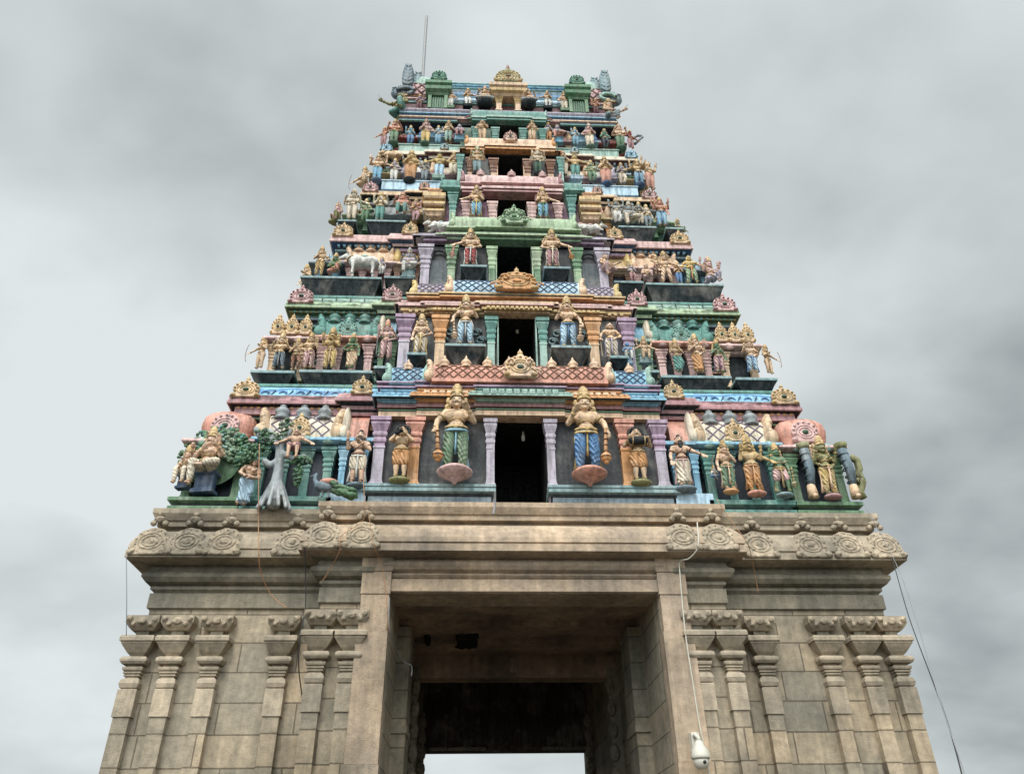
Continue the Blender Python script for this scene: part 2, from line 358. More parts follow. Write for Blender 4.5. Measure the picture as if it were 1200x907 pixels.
# the great curved cornice, then neck and cap slab
def kap(x0, x1, yf, yb, dz=0, SL='stonelite'):
    c = MB()
    c.loft(x0, x1, yf, yb, [(0, 6.30+dz), (.40, 6.34+dz), (.44, 6.35+dz), (.44, 6.47+dz), (.40, 6.475+dz), (.40, 6.5+dz), (.43, 6.51+dz), (.42, 6.60+dz), (.38, 6.70+dz), (.31, 6.80+dz), (.22, 6.88+dz), (.12, 6.93+dz), (.05, 6.95+dz)], SL)
    B(c, 'cornice')
    c = MB()
    c.loft(x0, x1, yf, yb, [(.05, 6.94+dz), (.05, 7.0+dz), (.16, 7.01+dz), (.16, 7.10+dz), (.19, 7.11+dz), (.25, 7.22+dz), (.25, 7.31+dz)], SL)
    B(c, 'cap_slab')
kap(-6.2, 6.2, WY, YB, 0, 'stonegrey')
kap(-3.3, 3.3, CY, WY+1.5, .012)
B(MB(), 'x') if 0 else None
# carved medallions on the cornice
def smed(px, py, yf, k=1.0):
    p = P(px, py, yf-.3); c = MB()
    sc_m = 'stonegrey_carved'; kudu(c, (p.x, yf-.45, 6.375), .6*k, .55, sc_m, sc_m, tilt=rd(-17), y=.042, fin=False, holem='stonegrey_carved', rel=.5)
    for t in range(3): c.ell((p.x+(-.1, 0, .1)[t], yf-.24, 7.0+(.03, .08, .03)[t]), (.055, .05, .055), 'stonegrey_carved', 9, 6)
    c.ell((p.x, yf-.24, 7.1), (.11, .06, .06), 'stonegrey_carved', 10, 6); c.ell((p.x, yf-.24, 7.19), (.05, .05, .05), 'stonegrey_carved', 8, 6)
    B(c, 'carved_medallion')
for px in (181, 223, 266, 345): smed(px, 630, WY)
for px in (886, 946, 990, 1032): smed(px, 635, WY)
for px in (381, 426, 797, 838): smed(px, 622, CY)
# stone pilasters
def spil(x, yf, zt, SL='stonegrey'):
    c = MB(); w2 = .112; SC = 'stonegrey_carved'
    def L(t, o, m=SL): return (o, zt-t, m)
    prof = [(0.035, -.1), (.035, zt-1.62), (.0, zt-1.60), (.0, zt-1.585)]
    c.loft(x-w2-.01, x+w2+.01, yf, yf+.4, [(.0, .0), (.0, zt-1.20)], 'stonegrey_block')
    c.loft(x-w2-.01, x+w2+.01, yf, yf+.4, [(.022, zt-1.195), (.022, zt-.80), (.005, zt-.79)], SL)
    pr = [(-.02, -.80), (.05, -.77), (.075, -.71), (.05, -.65), (-.01, -.62), (-.01, -.60), (.03, -.595), (.03, -.575), (.01, -.57), (.05, -.555), (.05, -.535), (.03, -.53), (.07, -.51), (.08, -.485), (.08, -.465), (.0, -.46),
      (.0, -.43), (.11, -.42), (.15, -.385), (.155, -.36), (.14, -.33), (.10, -.31), (.0, -.305), (.0, -.285), (.07, -.24), (.15, -.165), (.19, -.125), (.20, -.12), (.20, -.09), (.24, -.085), (.24, -.03), (.22, 0)]
    c.loft(x-w2+.01, x+w2-.01, yf+.02, yf+.4, [(o*.68, zt+t) for o, t in pr], SL)
    B(c, 'stone_pilaster')
    # corbel bracket: neck, scrolled block with lotus drop
    c = MB(); c.box(x-.10, x+.10, yf+.03, yf+.4, zt-.002, zt+.12, SD)
    c.loft(x-.17, x+.17, yf+.0, yf+.4, [(0, zt+.11), (.05, zt+.16), (.09, zt+.22), (.09, zt+.33)], 'stonegrey')
    for s in (-1, 1):
        c.cap((x+s*.2, yf-.07, zt+.27), (x+s*.2, yf+.2, zt+.27), .062, .062, SC, 12)
        c.cap((x+s*.13, yf-.08, zt+.19), (x+s*.13, yf+.2, zt+.19), .04, .04, SC, 10)
    c.ell((x, yf-.1, zt+.24), (.07, .025, .055), SC, 12, 7)
    B(c, 'corbel')
for px in (167, 208, 254, 332.5): q = P(px, 735, 12.85); spil(q.x, WY-.13, 5.12)
for px in (891.5, 966.5, 1010, 1046.5): q = P(px, 742, 12.85); spil(q.x, WY-.13, 5.12)
for px in (376, 413): q = P(px, 724, 12.52); spil(q.x, CY-.13, 5.12)
for px in (816, 852): q = P(px, 727, 12.52); spil(q.x, CY-.13, 5.12)
# ================================================================== painted storeys
YCs = [13.1, 13.55, 14.0, 14.5, 14.95, 15.4, 15.8]
YEs = [13.15, 13.75, 14.25, 14.75, 15.2, 15.6, 16.0]      # front of the wing eaves
YAs = [13.0, 13.74, 14.27, 14.76, 15.2, 15.6, 15.8]          # front of the wing shrines
HWU = [5.40, 4.88, 4.28, 3.82, 3.50, 3.20, 3.2]
HWA = [6.25, 5.38, 4.85, 4.35, 3.90, 3.50, 3.3]
HWE = [5.76, 5.18, 4.55, 4.06, 3.80, 3.46, 3.54]
DH = [.50, .40, .42, .40, .36, .31, .16]
back = lambda yf: 36.2-yf
ZF = [7.31, 10.3, 12.75, 15.1, 17.3, 19.25, 21.2]          # where each storey's core starts
ZE = [Zs(264, 473, 939, 480, 13.15), Zs(336, 361, 863, 368, 13.75), Zs(384, 283, 811, 291, 14.25), Zs(419, 228, 771, 236, 14.75), Zs(440, 181, 746, 187, 15.2), Zs(464, 143, 726, 150, 15.6), Zs(466, 112, 719, 119, 16.0)]   # bottom of wing eaves
ZD = [Zc(493, 13.1), Zc(372, 13.55), Zc(288, 14.0), Zc(233, 14.5), Zc(181, 14.95), Zc(147, 15.4), Zc(119, 15.8)]
ZV = [(9.36, 9.88), (12.2, 12.52), (14.74, 15.02), (16.86, 17.1), (19.08, 19.28), (20.96, 21.14), (22.62, 23.05)]   # central eave bottom / top
ZLg = [7.6, Zs(330, 433, 880, 441, 13.4), Zs(400, 325, 810, 332, 13.95), Zs(450, 260, 745, 266, 14.5), Zs(480, 214, 711, 219, 15.0), Zs(498, 172, 692, 176, 15.4), Zs(500, 132, 690, 136, 15.9)]  # floor the wing figures stand on
wallc = ['navy', 'dkgreen', 'dkblue', 'dkgreen', 'dkblue', 'slate', 'dkred']
eavec = ['rose', 'pgreen', 'pink', 'tan', 'cream', 'peach', 'gold']
tops = [ (10.05, 10.55), (12.63, 13.23), (15.17, 15.74), (17.18, 17.70), (19.34, 19.69), (21.12, 21.45)]
storeys = []
EPS = [0]
def eps():
    EPS[0] = (EPS[0]+1) % 11; return EPS[0]*.0013
for k in range(7):
    c = MB(); yc = YCs[k]; ye = YEs[k]+.32; zf = ZF[k]; zt = ZE[k]+.1; hu = HWU[k]; dh = DH[k]; dk = 'door_plain'  # near-black lining: the doorway chamber's shade is put into its colour
    top = (ZE[k]+[.2, .17, .24, .16, .16, .17][k]+[.36, .33, .1, .22, .1, .08][k]+.06) if k < 6 else ZE[6]
    # core: two wings and head above the doorway, dark chamber behind
    hc = [2.8, 2.55, 2.25, 1.95, 1.5, 1.45, .45][k]
    for s in (-1, 1):
        a, b = sorted((s*(dh+.06), s*hu)); c.box(a, b, ye, back(ye)-eps(), zf, top, wallc[k])
        a, b = sorted((s*dh, s*hc)); c.box(a, b, yc, ye+.3, zf+.01, ZV[k][0]+.05, ['wallslate', 'wallslate', 'wallslate', 'magenta', 'wallslate', 'dkgreen', 'dkred'][k])  # dark slate walls; recess shadow behind the statues is put into the colour
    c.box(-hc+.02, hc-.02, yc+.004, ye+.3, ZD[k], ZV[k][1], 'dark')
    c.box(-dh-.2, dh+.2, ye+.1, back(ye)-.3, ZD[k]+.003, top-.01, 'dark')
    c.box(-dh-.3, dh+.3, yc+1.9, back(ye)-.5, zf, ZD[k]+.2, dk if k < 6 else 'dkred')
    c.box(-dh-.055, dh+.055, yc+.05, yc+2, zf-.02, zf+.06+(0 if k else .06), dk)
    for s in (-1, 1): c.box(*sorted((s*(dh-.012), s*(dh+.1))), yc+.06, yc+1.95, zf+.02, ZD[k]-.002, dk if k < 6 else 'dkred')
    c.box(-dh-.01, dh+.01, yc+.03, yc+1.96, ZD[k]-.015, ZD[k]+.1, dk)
    st = T(c, 'storey'); storeys.append(st)
def S(mb, name, k): return T(mb, name, storeys[k])
def sym(f):
    for s in (-1, 1): f(s)
def eave(k, x0, x1, yf, z0, z1, m, under='dark', topm=None, yb=None, out=.26, rib='rib', flat=.35):
    """curved eave with a beaded underside; z0..z1 is what shows"""
    h = z1-z0; c = MB(); e = eps()
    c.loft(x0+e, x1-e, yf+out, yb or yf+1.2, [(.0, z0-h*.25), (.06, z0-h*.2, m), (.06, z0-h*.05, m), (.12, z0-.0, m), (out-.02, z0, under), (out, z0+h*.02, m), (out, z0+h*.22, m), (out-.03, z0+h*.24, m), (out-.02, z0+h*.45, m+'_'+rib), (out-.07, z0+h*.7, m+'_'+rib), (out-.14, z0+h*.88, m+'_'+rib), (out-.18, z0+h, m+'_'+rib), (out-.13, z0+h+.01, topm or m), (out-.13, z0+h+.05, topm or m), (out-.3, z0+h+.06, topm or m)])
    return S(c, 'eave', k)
def bands(k, x0, x1, yf, z0, seq, yb, gap=None):
    if gap: bands(k, x0, -gap, yf, z0, seq, yb); return bands(k, gap, x1, yf, z0, seq, yb)
    c = MB(); z = z0; prof = []
    for h, o, m in seq:
        prof += [(o, z, m), (o, z+h, m)]; z += h
    c.loft(x0, x1, yf, yb, prof); return S(c, 'moulding', k)
# ---- wings of each storey: upper wall mouldings, eave, frieze, corner medallions
frz = ['sky_frieze', 'mint_relief', 'pink', 'paleblue_relief', 'cream', 'peach', None]
med = ['tan', 'pink', 'tan', 'pink', 'paleblue', 'teal', None]
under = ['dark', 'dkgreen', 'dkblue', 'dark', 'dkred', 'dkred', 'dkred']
bandc = [[('orange', .12), ('dark', .07), ('green', .03), ('dark', .04), ('rose', .16)], [('teal', .05), ('navy', .1), ('bluegrey', .05), ('dkgreen', .1), ('olive', .04)], [('sky', .05), ('navy', .12), ('slatehi', .04), ('navy', .1)],
         [('mint', .05), ('dark', .1), ('lilac', .05), ('dkgreen', .1)], [('paleblue', .05), ('navy', .1), ('teal', .05), ('dkblue', .1)], [('lilac', .04), ('dkred', .1), ('teal', .05), ('navy', .08)], [('gold', .04), ('dkred', .1), ('magenta', .04), ('dkred', .14)]]
corn_ = ['sky', 'salmon', 'lilac', 'mint', 'sky', 'rose', 'lilac']
for k in range(7):
    hu, ye, ze = HWU[k], YEs[k], ZE[k]; yw = ye+.32
    z = ze-.55 if k == 0 else ze-.5
    seq = []
    for j, (m, h) in enumerate(bandc[k]): seq.append((h, .03+.035*j+(0 if m in ('dark', 'navy', 'dkgreen', 'dkred', 'dkblue') else .04), m))
    tot = sum(q[0] for q in seq); bands(k, -hu, hu, yw, ze-tot-.02, seq, back(yw), DH[k]+.3)
    if k:
        sq = []; cols = [q[0] for q in bandc[k] if q[0] not in ('navy', 'dark', 'dkgreen', 'dkred', 'dkblue')]+[corn_[k]]
        zz_ = ZLg[k]+.05; i = 0
        while zz_ < ze-tot-.2:
            sq += [(.035, .05, cols[i % len(cols)]), (.03, .02, wallc[k]), (.02, .035, cols[(i+1) % len(cols)]), (.06, 0, wallc[k])]; zz_ += .145; i += 1
        bands(k, -hu, hu, yw-.01, ZLg[k]+.05, sq, back(yw), DH[k]+.3)
    if k == 0: bands(k, -hu, hu, yw, ze-tot-.55, [(.04, .05, bandc[k][0][0]), (.05, .01, wallc[k]), (.04, .05, bandc[k][2][0])], back(yw), DH[k]+.3)
    out = HWE[k]-hu
    eh = [.2, .17, .24, .16, .16, .17, .12][k]
    c = MB(); m = eavec[k]
    rib = '_relief' if k in (0, 1) else ''
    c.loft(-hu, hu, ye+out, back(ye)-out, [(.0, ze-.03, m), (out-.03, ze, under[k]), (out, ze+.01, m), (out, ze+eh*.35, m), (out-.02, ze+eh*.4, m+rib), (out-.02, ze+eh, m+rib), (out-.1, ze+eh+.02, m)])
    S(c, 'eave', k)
    if k < 6:
        c = MB(); fh = [.36, .33, .1, .22, .1, .08][k]
        c.loft(-hu, hu, ye+out, back(ye)-out, [(out-.1, ze+eh, frz[k]), (out-.12, ze+eh+.03, frz[k]), (out-.17, ze+eh+fh*.6, frz[k]), (out-.28, ze+eh+fh, frz[k]), (out-.36, ze+eh+fh+.01, 'teal'), (out-.3, ze+eh+fh+.04, 'teal'), (out-.3, ze+eh+fh+.1, 'teal')])
        S(c, 'frieze', k)
        for s in (-1, 1):
            c = MB(); w_ = [.54, .55, .5, .42, .36, .3][k]
            kudu(c, (s*(HWE[k]-w_*.62), ye+.03, ze+eh*.7), w_, w_*(.72 if k else .68), med[k], ['gold', 'rose', 'gold', 'rose', 'sky', 'pgreen'][k], y=.06)
            c2 = MB(); S(c, 'medallion', k)
# ---- wing shrines (aedicules): plinth/ledge, pilasters, little cornice, barrel or dome
shal = [('cream', 'tan', 'lilacdark'), ('teal', 'teal', None), ('peach', 'peach', None), ('grey', 'white', None), ('white', 'lilac', None), ('sky', 'blue', None)]
kut = [('salmon', 'pink'), ('tan', 'gold'), ('sky', 'paleblue'), ('pgreen', 'gold'), ('tan', 'green'), ('rose', 'salmon')]
pilc = [('teal', 'teal'), ('pink', 'tan'), ('pink', 'sky'), ('grey', 'green'), ('white', 'gold'), ('sky', 'red')]
corn = [('sky', 'pink'), ('salmon', 'pink'), ('pink', 'bluegrey'), ('grey', 'pgreen'), ('lilac', 'gold'), ('paleblue', 'red')]
ZS = [(Zs(330, 508, 870, 515, 12.95), Zs(330, 480, 870, 488, 13.1)), (Zs(392, 388, 815, 394, 13.6), Zs(392, 369, 815, 376, 13.8)), (Zs(425, 300, 765, 306, 14.1), Zs(425, 286, 765, 293, 14.3)),
      (Zs(462, 246, 735, 250, 14.6), Zs(462, 236, 735, 240, 14.8)), (Zs(480, 196, 710, 200, 15.0), Zs(480, 188, 710, 192, 15.2)), (Zs(490, 154, 700, 158, 15.4), Zs(490, 146, 700, 150, 15.6))]
MID = [(3.5, 4.98), (3.1, 4.35), (2.95, 4.1), (2.75, 3.6), (2.35, 3.05), (2.0, 2.7)]
COR = [(5.12, 6.25), (4.5, 5.38), (4.2, 4.85), (3.72, 4.35), (3.2, 3.9), (2.85, 3.5)]
for k in range(6):
    ya = YAs[k]; zl = ZLg[k]; zs, zt = ZS[k]; yb = YEs[k]+.4
    zt = max(zt, zs+.28)
    for s in (-1, 1):
        for typ, (x0, x1) in (('m', MID[k]), ('c', COR[k])):
            a, b = sorted((s*x0, s*x1)); ci = 0 if typ == 'm' else 1
            pc = pilc[k][ci]; cc = corn[k][ci]; bkk = yb if typ == 'm' else yb+1.2
            if typ == 'c': zsk = zs-.05
            else: zsk = zs
            # shrine body
            c = MB(); c.box(a+.1, b-.1, ya+.22, bkk, zl-.4, zsk-.1, ['navy', 'dark', 'dkred', 'dkgreen', 'dkblue', 'navy'][k])
            S(c, 'shrine', k)
            n = (4 if typ == 'm' else 2) if k < 3 else 2
            for i in range(n):
                x = a+.12+(b-a-.24)*i/(n-1)
                c = MB(); pil(c, x, ya+.12+.05*((i in (1, 2)) and n == 4), .15 if k < 2 else .11, zl+.02, zsk-.2, pc if not (k == 0 and typ == 'c') else 'green', dp=.14); S(c, 'pilaster', k)
            c = MB(); e = eps(); h = .2
            c.loft(a+.05, b-.05, ya+.1, bkk-.02, [(0, zsk-h-.03, cc), (.05, zsk-h, cc), (.02, zsk-h+.03, 'dark'), (.14, zsk-h+.07, cc), (.16, zsk-h+.09, cc), (.15, zsk-h+.14, cc), (.08, zsk-.03, cc), (.05, zsk-.012+e, cc)])
            for xx in [a+.15+(b-a-.3)*q for q in ((0, .33, .67, 1) if n == 4 else (.15, .85))]:
                if k < 2: c.ell((xx, ya+.0, zsk-.1), (.13, .06, .09), {0: 'mint', 1: 'pink'}[k], 9, 6)
            S(c, 'small_cornice', k)
            c = MB()
            if typ == 'm':
                m1, m2, lt = shal[k]
                shala(c, a+.12, b-.12, ya+.12, zsk, zt-zsk, m1, m2, lt, 3, .5, 'grey' if k == 0 else m1, .2 if k < 2 else .14)
                if k in (0, 1): kudu(c, ((a+b)/2, ya+.1, zsk+.02), .42, .4, m2, 'gold' if k == 0 else 'mint', y=.05)
                S(c, 'barrel_roof', k)
            else:
                m1, m2 = kut[k]; hh = [.78, .52, .4, .34, .3, .28][k]
                zz = zsk
                c.loft(a+.18, b-.18, ya+.25, ya+1.0, [(0, zz-.02, m1), (0, zz+.05, m1)])
                kuta(c, (a+b)/2, ya+.62, zz+.03, (b-a)*1.0, hh, m1, m2, .95)
                if k == 1:
                    for t in range(3): kudu(c, ((a+b)/2+(t-1)*.3, ya+.06, zz+.06), .3, .42, 'tan', 'gold', y=.05)
                S(c, 'dome_roof', k)
# plinth of the lowest storey
for s in (-1, 1):
    for x0, x1, m, zt_ in ((5.1, 6.25, 'green', 7.6), (3.5, 5.0, 'teal', 7.62), (2.84, 3.46, 'paleblue', 7.74)):
        a, b = sorted((s*x0, s*x1)); c = MB()
        c.loft(a, b, 12.92, 13.6, [(.0, 7.32, m), (.04, 7.36, m), (.04, 7.42, m), (-.02, 7.45, 'dark'), (-.02, 7.48, 'dark'), (.06, 7.52, m), (.06, zt_-.02, m), (.03, zt_, m)]); S(c, 'plinth', 0)
    a, b = sorted((s*.56, s*2.82)); c = MB()
    c.loft(a, b, 12.86, 13.2, [(.0, 7.33, 'bluegrey'), (.0, 7.62, 'bluegrey'), (.02, 7.64, 'dark'), (.02, 7.68, 'dark'), (.08, 7.70, 'ledgetop'), (.08, 7.76, 'ledgetop'), (.06, 7.765, 'dark'), (.06, 7.78, 'ledgetop'), (.08, 7.79, 'ledgetop'), (.08, 7.84, 'ledgetop'), (.02, 7.86, 'ledgetop')]); S(c, 'plinth', 0)
# figure ledges of upper wings
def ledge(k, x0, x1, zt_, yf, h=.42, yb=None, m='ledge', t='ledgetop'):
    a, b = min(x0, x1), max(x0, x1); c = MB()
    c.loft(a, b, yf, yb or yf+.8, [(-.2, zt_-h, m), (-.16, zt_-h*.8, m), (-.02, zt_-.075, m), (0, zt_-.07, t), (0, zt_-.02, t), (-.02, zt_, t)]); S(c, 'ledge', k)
for s in (-1, 1):
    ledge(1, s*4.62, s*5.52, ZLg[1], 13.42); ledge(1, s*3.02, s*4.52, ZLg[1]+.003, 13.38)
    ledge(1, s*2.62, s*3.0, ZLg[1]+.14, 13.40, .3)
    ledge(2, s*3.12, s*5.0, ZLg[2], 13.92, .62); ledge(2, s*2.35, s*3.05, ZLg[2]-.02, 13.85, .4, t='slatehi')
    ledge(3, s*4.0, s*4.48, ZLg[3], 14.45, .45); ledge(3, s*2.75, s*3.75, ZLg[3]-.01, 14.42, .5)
    for k, x0, x1 in ((4, 3.3, 3.9), (4, 2.4, 3.0), (5, 2.9, 3.5), (5, 2.1, 2.7)): pass
    c = MB(); c.loft(-HWU[4] if s < 0 else 1.5, -1.5 if s < 0 else HWU[4], 15.0, 16, [(.05, ZLg[4]-.35, 'dkgreen'), (.05, ZLg[4]-.05, 'paleblue'), (.08, ZLg[4]-.04, 'paleblue'), (.08, ZLg[4]-.01, 'paleblue')]); S(c, 'plinth', 4)
    c = MB(); c.loft(-HWU[5] if s < 0 else 1.5, -1.5 if s < 0 else HWU[5], 15.4, 16.2, [(.05, ZLg[5]-.3, 'navy'), (.05, ZLg[5]-.05, 'mint'), (.08, ZLg[5]-.04, 'mint'), (.08, ZLg[5]-.01, 'mint')]); S(c, 'plinth', 5)
# intermediate bays beside the central bay
ib = [(2.9, 3.42, 'sky', 'sky', 'salmon', 'cream'), (2.62, 3.02, 'green', 'mint', 'sky', 'cream'), (2.3, 2.9, 'brown', 'peach', 'gold', 'yellow'), (2.1, 2.65, 'orange', 'gold', 'gold', 'tan'), (1.6, 2.25, 'rose', 'pink', 'cream', 'peach'), (1.3, 1.9, 'tan', 'rose', 'pink', 'tan')]
for k, (x0, x1, pc, cc, kc, hc_) in enumerate(ib):
    zs, zt = ZS[k]; zs += (.0, .05, .0, .05, 0, 0)[k]; zt += (0, .05, .05, .1, .05, .05)[k]; ya = YAs[k]-.05
    for s in (-1, 1):
        a, b = sorted((s*x0, s*x1))
        c = MB(); c.box(a+.05, b-.05, ya+.25, YEs[k]+.4, ZLg[k]-.5, zs-.06, 'navy'); S(c, 'shrine', k)
        for x in (a+.07, b-.07): c = MB(); pil(c, x, ya+.16, .11, ZLg[k]+.03, zs-.18, pc, dp=.12); S(c, 'pilaster', k)
        c = MB(); c.loft(a+.02, b-.02, ya+.14, YEs[k]+.38, [(0, zs-.2, cc), (.05, zs-.18, cc), (.02, zs-.15, 'dark'), (.13, zs-.12, cc), (.13, zs-.05, cc), (.06, zs-.01, cc)]); S(c, 'small_cornice', k)
        c = MB(); hs = zt-zs; e = (b-.02 if s > 0 else a+.02)
        # half barrel with one horn at the outer end
        n = 9; pts = [(ya+.18+hs*.4*(1-cos(pi/2*i/n)), zs+hs*sin(pi/2*i/n)) for i in range(n+1)]+[(ya+.8, zs+hs), (ya+.8, zs)]
        c.exx(a+.05, b-.05, pts, kc)
        c.ell((e-s*.02, ya+.25, zs+hs*.5), (.09, .16, hs*.72), hc_, 12, 9); c.ell((e, ya+.1, zs+hs*.2), (.08, .06, hs*.2), hc_)
        S(c, 'barrel_roof', k)

def dentil(k, x0, x1, y, z, m, step=.11, h=.05, w=.055, name='dentil_row'):
    c = MB(); n = int((x1-x0)/step)
    for i in range(n): x = x0+(i+.5)*(x1-x0)/n; c.loft(x-w/2, x+w/2, y, y+.08, [(0, z), (.006, z+h*.5), (0, z+h)], m)
    S(c, name, k)
EH = [.2, .17, .24, .16, .16, .17]
for k in range(6):
    x0, x1 = ib[k][0], ib[k][1]; ze = ZE[k]+(.02 if k else .03); eh = EH[k]; yf = YEs[k]-.1; m = ['rose', 'pgreen', 'pink', 'tan', 'cream', 'pink'][k]; o = .18
    for s in (-1, 1):
        a, b = sorted((s*(x0-.1), s*(x1+.04))); c = MB()
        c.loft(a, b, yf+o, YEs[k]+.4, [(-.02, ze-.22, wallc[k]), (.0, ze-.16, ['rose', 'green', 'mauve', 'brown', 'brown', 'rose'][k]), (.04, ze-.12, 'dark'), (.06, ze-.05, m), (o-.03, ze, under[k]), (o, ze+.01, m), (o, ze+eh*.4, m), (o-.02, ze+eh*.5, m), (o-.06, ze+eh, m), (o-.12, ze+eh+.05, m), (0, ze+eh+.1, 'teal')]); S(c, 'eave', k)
        c = MB(); w_ = [.42, .46, .4, .3, .26, .2][k]; kudu(c, ((a+b)/2, yf+.03, ze+eh*.8), w_, w_*.8, ['tan', 'pink', 'tan', 'peach', 'cream', 'teal'][k], ['gold', 'rose', 'gold', 'rose', 'sky', 'gold'][k], y=.05); S(c, 'medallion', k)
        # carved row under the wing eave and motifs above it
        a, b = sorted((s*(x1+.1), s*(HWE[k]-.15)))
        dentil(k, a, b, YEs[k]+.10, ZE[k]-.065, bandc[k][0][0], .13 if k < 3 else .16)
        if k < 5:
            nq = int((b-a)/([.34, .30, .28, .3, .3][k])); c = MB()
            for i in range(nq):
                x = a+(i+.5)*(b-a)/nq; z = ZE[k]+eh+[.14, .13, .02, .08, .0][k]; r = .085
                if k == 0:
                    for t in range(5): an = .3+t*.6; c.ell((x+.07*cos(an), YEs[k]+.155, z+.07*sin(an)-.03), (.028, .03, .028), 'blue_plain', 7, 4)
                    c.cap((x+.12, YEs[k]+.15, z-.06), (x+.19, YEs[k]+.15, z+.06), .02, .015, 'dkblue_plain', 5)
                elif k == 1:
                    c.ell((x, YEs[k]+.17, z), (.07, .03, .05), 'green', 8, 5); c.box(x+.14, x+.155, YEs[k]+.12, YEs[k]+.2, z-.1, z+.12, 'dkgreen')
                else: c.ell((x, YEs[k]+.06, ZE[k]+eh*.65), (.06, .03, .04), ['', '', 'salmon', 'gold', 'yellow'][k], 8, 5)
            S(c, 'painted_motifs', k)
# ================================================================== central bays
SH = [.0, .15, .15, .24, .24, .24, 0]
def shf(k, y, z): q = y+SH[k]; return q, 1.6+(z-1.6)*q/y
def shp(k, x, y, z): q = shf(k, y, z); return (x, q[0], q[1])
def nest(k, steps, yf, z0, z1, out=.24):
    """central eave in forward steps; steps: (half width, colour, forward)"""
    yf, z0, z1 = shf(k, yf, z0)[0], shf(k, yf, z0)[1], shf(k, yf, z1)[1]; out = min(out, .2)
    for hw_, m, fw in steps: fw *= .5; eave(k, -hw_-fw*.2, hw_+fw*.2, yf-fw, z0+fw*.05, z1+fw*.05, m, yb=YCs[k]+.02+eps(), out=out, rib='rib' if k < 3 else 'relief')
def cband(k, steps, yf, z0, seq):
    if z0 > ZV[k][0]+.1: yf, z0 = shf(k, yf, z0)
    for hw_, fw in steps: fw *= .5; bands(k, -hw_, hw_, yf-fw+eps(), max(z0, ZD[k]-.02)+eps(), seq, YCs[k]+.02)
# storey 1
nest(0, [(2.68, 'sky', 0), (1.95, 'orange', .09), (.80, 'mint', .18)], 12.72, 9.66, 9.86)
cband(0, [(2.72, 0), (1.98, .09), (.84, .18)], 12.98, 9.30, [(.1, .03, 'peach'), (.02, -.02, 'dark'), (.03, .03, 'green'), (.03, -.02, 'dark'), (.14, .06, 'rose'), (.04, .12, 'pink')])
cband(0, [(2.72, 0), (1.98, .09), (.84, .18)], 12.88, 9.87, [(.05, .0, 'slate'), (.03, .08, 'mauve'), (.05, .02, 'lilac'), (.02, -.02, 'dark'), (.03, .1, 'mauve')])
for s in (-1, 1):
    for x, m1, m2, wd in ((.58, 'lilac', 'lilac', .14), (2.02, 'orange', 'salmon', .2), (2.68, 'lilac', 'mauve', .2)):
        c = MB(); pil(c, s*x, 12.98, wd, 7.85, 9.32, m1, m2, .14); S(c, 'pilaster', 0)
    c = MB(); c.box(*sorted((s*.5, s*.535)), 12.97, 13.2, 7.34, 9.3, 'lilac_plain'); S(c, 'door_frame', 0)
def par(k, hw_, z0, z1, yf, m, horn, lat=None, fins=0, finm=None, xa=None, hornw=.14, lean=.12):
    z1 = shf(k, yf, z1)[1]; yf, z0 = shf(k, yf, z0); c = MB(); a = -hw_ if xa is None else xa; shala(c, a, hw_, yf, z0, z1-z0, m, horn, lat, fins, .7, finm, hornw, lean); S(c, 'barrel_roof', k)
par(0, 1.72, 10.06, 10.50, 12.72, 'salmon', 'peach', 'brown', 8, 'peach')
for s in (-1, 1): 
    a, b = sorted((s*1.92, s*2.55)); par(0, b, 10.06, 10.48, 12.84, 'sky', 'mint', 'dkblue', 1, 'peach', a)
c = MB(); kudu(c, shp(0, 0, 12.6, 10.05), .62, .5, 'peach', 'gold', y=.07, scroll=True); S(c, 'medallion', 0)
for hw_, yy in ((2.6, 12.86), (1.9, 12.77), (.78, 12.68)): pass
for a, b, yy, m in ((-2.6, -2.0, 12.78, 'paleblue'), (-1.9, -.85, 12.69, 'peach'), (-.75, .75, 12.6, 'mint'), (.85, 1.9, 12.69, 'peach'), (2.0, 2.6, 12.78, 'paleblue')): dentil(0, a, b, yy+.02, 9.70, m, .14, .11, .1, 'tile_row')
# storey 2
nest(1, [(2.5, 'pink', 0), (1.92, 'pink', .1), (.72, 'peach', .2)], 13.22, 12.36, 12.52)
cband(1, [(2.5, 0), (1.92, .1), (.72, .2)], 13.46, 12.16, [(.05, .0, 'tan'), (.07, .05, 'gold_relief'), (.03, .0, 'brown'), (.04, .1, 'pink')])
cband(1, [(2.32, 0), (1.6, .1)], 13.3, 12.54, [(.04, .1, 'orange'), (.03, .02, 'brown'), (.04, .13, 'gold')])
for s in (-1, 1):
    for x, m1, m2, wd in ((.56, 'mint', 'teal', .15), (1.66, 'tan', 'orange', .2), (2.42, 'lilac', 'mauve', .22)):
        c = MB(); pil(c, s*x, 13.42, wd, 10.6, 12.17, m1, m2, .14); S(c, 'pilaster', 1)
    c = MB(); c.box(*sorted((s*.4, s*.43)), 13.42, 13.6, 10.5, 12.2, 'mint_plain'); S(c, 'door_frame', 1)
    # scrollwork behind the guardians
    for j in range(10):
        c = MB(); x = s*(.72+.09*(j % 3)+(.55 if j > 4 else 0)+.02*j); z = 10.95+.22*(j % 5)
        c.tube([(x+.12*cos(t)*(1-t/11), 13.52-.02*t*.2, z+.12*sin(t)*(1-t/11)) for t in [i*.6 for i in range(15)]], .026, 'slatehi_plain', 5); S(c, 'scroll', 1)
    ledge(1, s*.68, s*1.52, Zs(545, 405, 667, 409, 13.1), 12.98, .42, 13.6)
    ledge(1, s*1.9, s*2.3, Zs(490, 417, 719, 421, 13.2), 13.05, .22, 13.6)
par(1, 1.42, 12.66, 13.12, 13.18, 'paleblue', 'peach', 'dkblue', 0)
